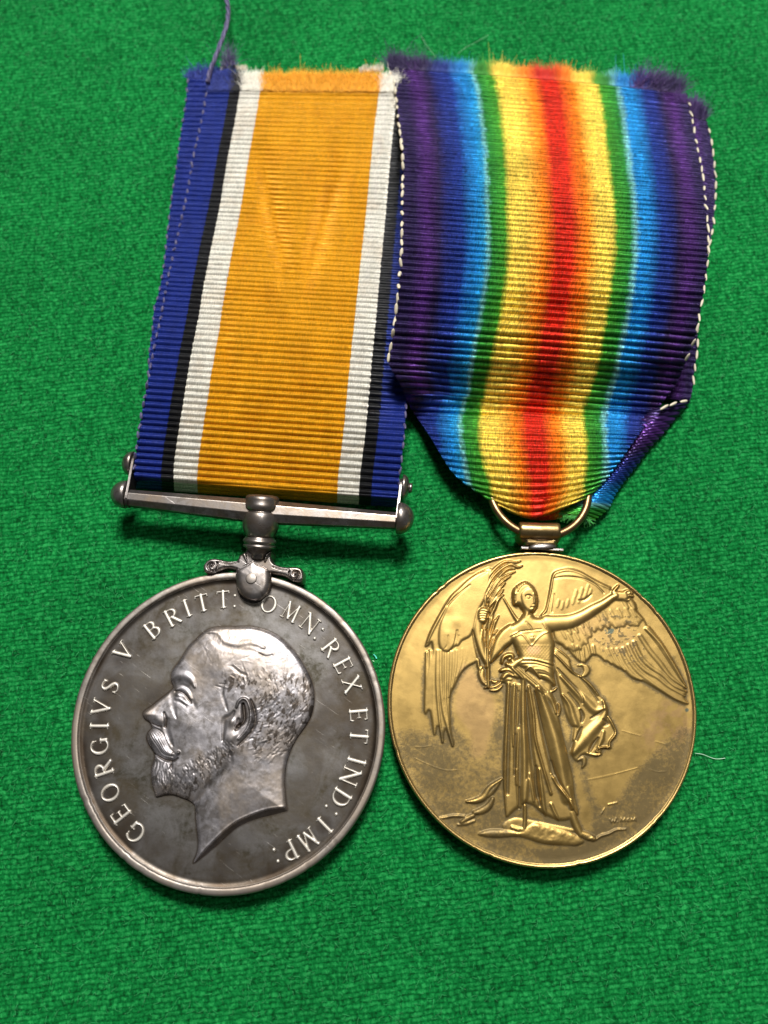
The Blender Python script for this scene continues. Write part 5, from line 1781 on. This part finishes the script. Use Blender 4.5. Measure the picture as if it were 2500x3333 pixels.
# top of the left ribbon: worn amber fuzz, pale corner ends
top1 = [R1.V[2, j] for j in range(0, R1.V.shape[1], 10)]
fray('frayed_edge', top1, 14000, 1.4, 0.22, M_FUZZ1, rb1, O1, w=0.022, seed=3, lift=(-0.25, 0.25))
fray('frayed_edge', [p + np.array([0, -0.3, 0.12]) for p in top1], 9000, 1.5, 0.45, M_FUZZ1, rb1, O1, w=0.022, seed=4, lift=(-0.2, 0.25))
fray('frayed_edge', [p + np.array([0, -1.1, 0.05]) for p in top1], 9000, 1.4, 0.35, M_FUZZ1, rb1, O1, w=0.022, seed=44, lift=(-0.05, 0.2), scatter=0.6)
fray('frayed_edge', [Rb.V[0, j] for j in range(0, 30, 6)], 1300, 1.7, 0.5, M_FUZZ1, rb1, O1, uvf=lambda s_: s_ * 0.09, w=0.04, seed=6)
# paler threads of the cut corners
fray('frayed_edge', edge3([(722, 226), (760, 224), (800, 226)], 1.9), 260, 0.6, 0.5, M_STITCH, rb1, O1, w=0.05, seed=12)
fray('frayed_edge', edge3([(1172, 236), (1210, 232), (1245, 228)], 2.5), 320, 0.8, 0.3, M_STITCH, rb1, O1, w=0.05, seed=13)
# long violet thread leaving the top of the selvedge
th = cr([(676, 270, 2.9), (684, 232, 3.3), (700, 190, 3.6), (722, 130, 3.4), (738, 80, 3.2), (743, 40, 3.4), (738, 0, 3.8), (728, -60, 4.0), (700, -160, 2.2), (640, -260, 0.6)], 10)
for k_, (ph, r_) in enumerate(((0, 0.20), (2.1, 0.19), (4.2, 0.18))):
    pts = []
    for i, (x, y, z) in enumerate(th):
        p = W(x, y, z)
        a = ph + i * 0.33
        pts.append((p[0] - O1[0] + 0.17 * math.cos(a), p[1] - O1[1], z + 0.17 * math.sin(a)))
    mb = MB()
    mb.tube(pts, r_, 8)
    put('loose_thread', mb.mesh('loose_thread'), M_THREAD, rb1)
fray('thread_tuft', edge3([(725, 215), (765, 212)], 2.6), 130, 3.0, 0.35, M_THREAD, rb1, O1, w=0.03, seed=15, lift=(0.1, 0.6))

# ---- right ribbon: double rainbow
xL2 = [(150, 1262), (231, 1268), (265, 1284), (326, 1291), (394, 1298), (469, 1308), (540, 1313), (638, 1311), (733, 1310), (831, 1308), (889, 1303), (987, 1294), (1077, 1282), (1150, 1270), (1182, 1266), (1215, 1282), (1250, 1304), (1308, 1328),
       (1361, 1358), (1422, 1400), (1491, 1442), (1544, 1480), (1593, 1546), (1625, 1598), (1650, 1650), (1680, 1700)]
xR2 = [(200, 2228), (275, 2232), (333, 2240), (390, 2251), (444, 2261), (516, 2275), (589, 2288), (675, 2296), (757, 2303), (817, 2303), (880, 2299), (958, 2288), (1027, 2275), (1077, 2266), (1127, 2250), (1169, 2232), (1204, 2220), (1250, 2199),
       (1303, 2158), (1334, 2140), (1354, 2126), (1407, 2085), (1457, 2047), (1507, 2011), (1550, 1977), (1588, 1942), (1626, 1906), (1670, 1870)]
yelL = [(180, 1597), (231, 1612), (300, 1628), (400, 1642), (500, 1652), (650, 1658), (800, 1662), (900, 1657), (1000, 1642), (1100, 1622), (1200, 1602), (1300, 1578), (1400, 1567), (1470, 1574), (1552, 1598), (1624, 1614), (1690, 1650)]
yelR = [(180, 1925), (260, 1940), (350, 1955), (450, 1968), (560, 1980), (700, 1996), (850, 1994), (900, 1987), (1000, 1975), (1100, 1957), (1200, 1937), (1300, 1904), (1360, 1893), (1450, 1906), (1550, 1899), (1619, 1885), (1690, 1830)]
uL2 = [(150, 0), (1180, 0), (1250, 0.035), (1308, 0.085), (1361, 0.135), (1450, 0.185), (1544, 0.245), (1600, 0.300), (1640, 0.345), (1700, 0.358)]
uR2 = [(150, 1), (1080, 1), (1204, 0.985), (1303, 0.94), (1354, 0.915), (1407, 0.885), (1457, 0.845), (1507, 0.80), (1550, 0.765), (1588, 0.735), (1626, 0.70), (1700, 0.69)]


def z2(X, Y, P, S):
    z = np.interp(Y, [200, 330, 500, 650, 800, 950, 1080, 1170, 1250, 1320, 1350, 1375, 1410, 1470, 1560, 1640, 1700], [1.7, 2.4, 5.0, 7.0, 8.3, 8.7, 7.9, 6.0, 3.5, 1.6, 1.3, 1.9, 3.1, 3.9, 3.9, 3.4, 2.5])
    side = (2 * S - 1) ** 2
    low_ = sstep(1300, 1560, Y)
    z = z - side * (0.5 + 0.7 * low_ * (np.abs(2 * S - 1) ** 2)) + 1.1 * sstep(0.25, 0.0, S) * sstep(1300, 1150, Y) + 3.0 * np.exp(-((Y - 1255) / 95) ** 2) * sstep(0.22, 0.0, S)
    # soft lengthwise folds where it gathers into the ring
    z = z + low_ * (0.28 * np.cos(S * 2 * math.pi * 2.2 + 0.6) - 0.35 * np.exp(-((S - 0.56) / 0.07) ** 2) * sstep(1480, 1640, Y))
    z = z + (fbm(X, Y, 240, 15, 2) - 0.5) * 0.9 * (1 - low_ * 0.6)
    return z


rb2 = thing('rainbow_medal_ribbon', 'double rainbow striped ribbon with a red centre holding the gold medal', 'ribbon', (W(1780, 900, 0)[0], W(1780, 900, 0)[1], 0))
O2 = np.array(W(1780, 900, 0))
R2 = Ribbon([(0, 222), (0.2, 480), (0.45, 860), (0.7, 1215), (0.8, 1358), (0.9, 1500), (1, 1640)],
            [(0, 306), (0.2, 560), (0.45, 935), (0.7, 1285), (0.8, 1400), (0.9, 1510), (1, 1612)], xL2, xR2, z2, 0.90,
            bow=[(0, -8), (0.3, 0), (0.7, -4), (0.85, 6), (0.93, 30), (1, 62)], inner=((0.358, yelL), (0.682, yelR)), ue=(uL2, uR2), cols=230, amp=0.33, seed=4, ampf=lambda p: np.interp(p, [0, 0.2, 0.5, 0.75, 0.85, 1], [0.55, 0.65, 1.05, 0.9, 0.7, 0.9]))
put('front_layer', R2.mesh('front_layer', O2), M_RIB2, rb2)
# back layer: strip showing on the right
xR2b = [(300, 2290), (393, 2300), (440, 2311), (500, 2320), (564, 2327), (602, 2329), (675, 2326), (744, 2319), (785, 2311), (900, 2292), (1000, 2278), (1069, 2270), (1111, 2270), (1157, 2267), (1196, 2261), (1238, 2256), (1273, 2253), (1312, 2242)]
Rb2 = Ribbon([(0, 330), (1, 1290)], [(0, 392), (1, 1304)], [(300, 2100), (1300, 2080)], xR2b,
             lambda X, Y, P, S: np.interp(Y, [300, 500, 800, 1100, 1320], [1.2, 1.7, 2.3, 1.9, 1.1]), 0.86, cols=50, rows=6, amp=0.14, seed=14)
Rb2.U = 0.80 + 0.20 * Rb2.U
put('back_layer', Rb2.mesh('back_layer', O2), M_RIB2, rb2)
# the back layer folded over on a slant, running down to the ring
inn = [(2142, 1330), (2110, 1360), (2070, 1408), (2030, 1460), (1992, 1512), (1955, 1556), (1915, 1600), (1870, 1640), (1830, 1668)]
out = [(2246, 1304), (2204, 1352), (2156, 1411), (2110, 1462), (2070, 1516), (2033, 1562), (2002, 1607), (1978, 1655), (1932, 1692)]
nst = 27 * 7
pp = np.linspace(0, 1, nst + 1)
ci, co = cr(inn, 10), cr(out, 10)
si = np.linspace(0, 1, len(ci))
so = np.linspace(0, 1, len(co))
shift = 0.055       # ribs lean: the inner end sits higher
nc = 26
V = np.zeros((nst + 1, nc + 1, 3))
UU = np.zeros((nst + 1, nc + 1))
for j in range(nc + 1):
    f = j / nc
    ff = -0.16 + 1.16 * f
    pi_ = np.clip(pp - shift * (0.5 - f) * 0, 0, 1)
    sh = np.clip(pi_ - 0.05 * (1 - f) * np.sin(pi_ * math.pi) + 0.09 * f * np.sin(pi_ * math.pi), 0, 1)
    ix, iy = np.interp(sh, si, ci[:, 0]), np.interp(sh, si, ci[:, 1])
    ox, oy = np.interp(sh, so, co[:, 0]), np.interp(sh, so, co[:, 1])
    x, y = ix + (ox - ix) * ff, iy + (oy - iy) * ff
    z = 1.15 + 0.55 * pp + 0.75 * math.sin(math.pi * min(max(f, 0), 1)) ** 0.8 + 0.4 * f * 0
    z = z - 0.55 * f
    a = (x - 1250.0) / FPX
    b_ = -(y - 1666.5) / FPX
    dx, dy, dz = a, b_ * CT + ST, b_ * ST - CT
    t_ = (z - CAMZ) / dz
    V[:, j] = np.stack([dx * t_, dy * t_, z], -1)
    UU[:, j] = np.interp(sh, [0, 0.16, 0.3, 0.5, 0.62, 0.78, 0.88, 1], [0.99, 0.965, 0.93, 0.885, 0.85, 0.80, 0.75, 0.70]) - 0.004 * f
du, dv = np.gradient(V, axis=1), np.gradient(V, axis=0)
N = np.cross(dv, du)
N /= np.linalg.norm(N, axis=2)[..., None] + 1e-9
N *= np.sign(N[..., 2:3])
tt = np.linspace(0, 27, nst + 1)[:, None] + np.zeros((1, nc + 1))
V = V + N * (0.19 * np.abs(np.sin(math.pi * tt)) ** 0.75)[..., None]
idx = np.arange(V.shape[0] * V.shape[1]).reshape(V.shape[:2])
F = np.stack([idx[:-1, :-1], idx[1:, :-1], idx[1:, 1:], idx[:-1, 1:]], -1).reshape(-1, 4)
put('folded_edge', mesh_np('folded_edge', (V - O2).reshape(-1, 3), F, uv=np.stack([UU.ravel(), tt.ravel()], -1)), M_RIB2, rb2)
fold_edge = V
# yellow turn of the ribbon over the ring
Ry = Ribbon([(0, 1600), (1, 1668)], [(0, 1600), (1, 1668)], [(1590, 1600), (1640, 1628), (1700, 1700)], [(1590, 1925), (1650, 1890), (1700, 1850)],
            lambda X, Y, P, S: 3.3 - 1.9 * P - 0.8 * (2 * S - 1) ** 2, 0.7, bow=[(0, 20), (1, 26)], cols=60, rows=5, amp=0.08, seed=31)
Ry.U = 0.39 + 0.28 * Ry.U
put('turned_end', Ry.mesh('turned_end', O2), M_RIB2, rb2)

# cream stitches
e0 = R2.V[:, 0]
_, eyy = PROJ(e0[:, 0], e0[:, 1], e0[:, 2])
edge_stitches(e0[eyy < 1190][::4] + np.array([-0.05, 0, 0]), 1.95, 1.35, 0.42, M_STITCH, rb2, O2, 0.05)
e1_ = R2.V[:, -1]
_, ey1 = PROJ(e1_[:, 0], e1_[:, 1], e1_[:, 2])
edge_stitches(e1_[(ey1 > 325) & (ey1 < 1225)][::4], 1.95, 1.30, 0.32, M_STITCH, rb2, O2, 0.05)
edge_stitches(Rb2.V[8:, -1][::4], 1.90, 1.20, 0.30, M_STITCH, rb2, O2, 0.05)
edge_stitches(edge3([(2244, 1300), (2219, 1309), (2177, 1318), (2150, 1332), (2140, 1340)], [1.9, 2.2, 2.4, 2.5, 2.4]), 1.55, 1.25, 0.42, M_STITCH, rb2, O2, 0.0)
# frayed tops
tp = [R2.V[1, j] for j in range(0, R2.V.shape[1], 8)]
fray('frayed_edge', tp, 20000, 1.75, 0.13, M_FUZZ2, rb2, O2, w=0.020, lift=(-0.1, 0.3), seed=21, up=(-0.02, 1, 0), uvf=lambda s_: s_)
fray('frayed_edge', tp[-6:], 1300, 2.6, 0.3, M_FUZZ2, rb2, O2, w=0.035, seed=22, up=(0.5, 0.9, 0), uvf=lambda s_: 0.95 + 0.05 * s_)
fray('frayed_edge', tp[:5], 700, 2.3, 0.4, M_FUZZ2, rb2, O2, w=0.035, seed=23, up=(-0.3, 1, 0), uvf=lambda s_: 0.03 * s_)
fray('frayed_edge', [Rb2.V[1, j] for j in range(24, 51, 4)], 1900, 2.1, 0.3, M_FUZZ2, rb2, O2, w=0.035, seed=24, up=(0.15, 1, 0), uvf=lambda s_: 0.93 + 0.05 * s_)
fray('frayed_edge', [p - np.array([0.0, 0.05, 0.1]) for p in V[-1, ::5]], 260, 0.8, 0.9, M_FUZZ2, rb2, O2, w=0.03, seed=25, up=(0.3, -1, 0), uvf=lambda s_: 0.72 + 0.02 * s_, lift=(-0.1, 0.2))

# ------------------------------------------------------------------ lint on the cloth
def hair(name, pts, r, mat, label, cat='fibre', group=None):
    P3 = []
    for x, y in cr(pts, 8):
        p = W(x, y, 0.4)
        P3.append((p[0], p[1], float(cloth_z(p[0], p[1])) + 0.22))
    o0 = P3[len(P3) // 2]
    m = MB()
    m.tube(P3, r, 6)
    o = put(name, m.mesh(name, True, o0), mat)
    o.location = [c * MM for c in o0]
    o['label'] = label
    o['category'] = cat
    if group:
        o['group'] = group
    return o


hair('lint_fibre', [(2263, 2452), (2290, 2456), (2330, 2470), (2362, 2468)], 0.035, M_LINT, 'fine pale hair on the green cloth just right of the gold medal')
hair('lint_fibre', [(1370, 112), (1385, 140), (1400, 160), (1420, 185)], 0.014, M_LINT, 'faint pale hair above the left corner of the rainbow ribbon')
hair('lint_fibre', [(1490, 172), (1520, 150), (1560, 128), (1590, 110)], 0.014, M_LINT, 'faint pale hair above the blue stripe of the rainbow ribbon')
hair('lint_speck', [(1216, 2130), (1222, 2136), (1226, 2144)], 0.09, M_TEAL, 'tiny bright turquoise fluff on the cloth between the two medals', 'lint')
hair('lint_speck', [(1213, 2150), (1218, 2153)], 0.05, M_LINT, 'tiny pale fluff beside the turquoise one between the two medals', 'lint')
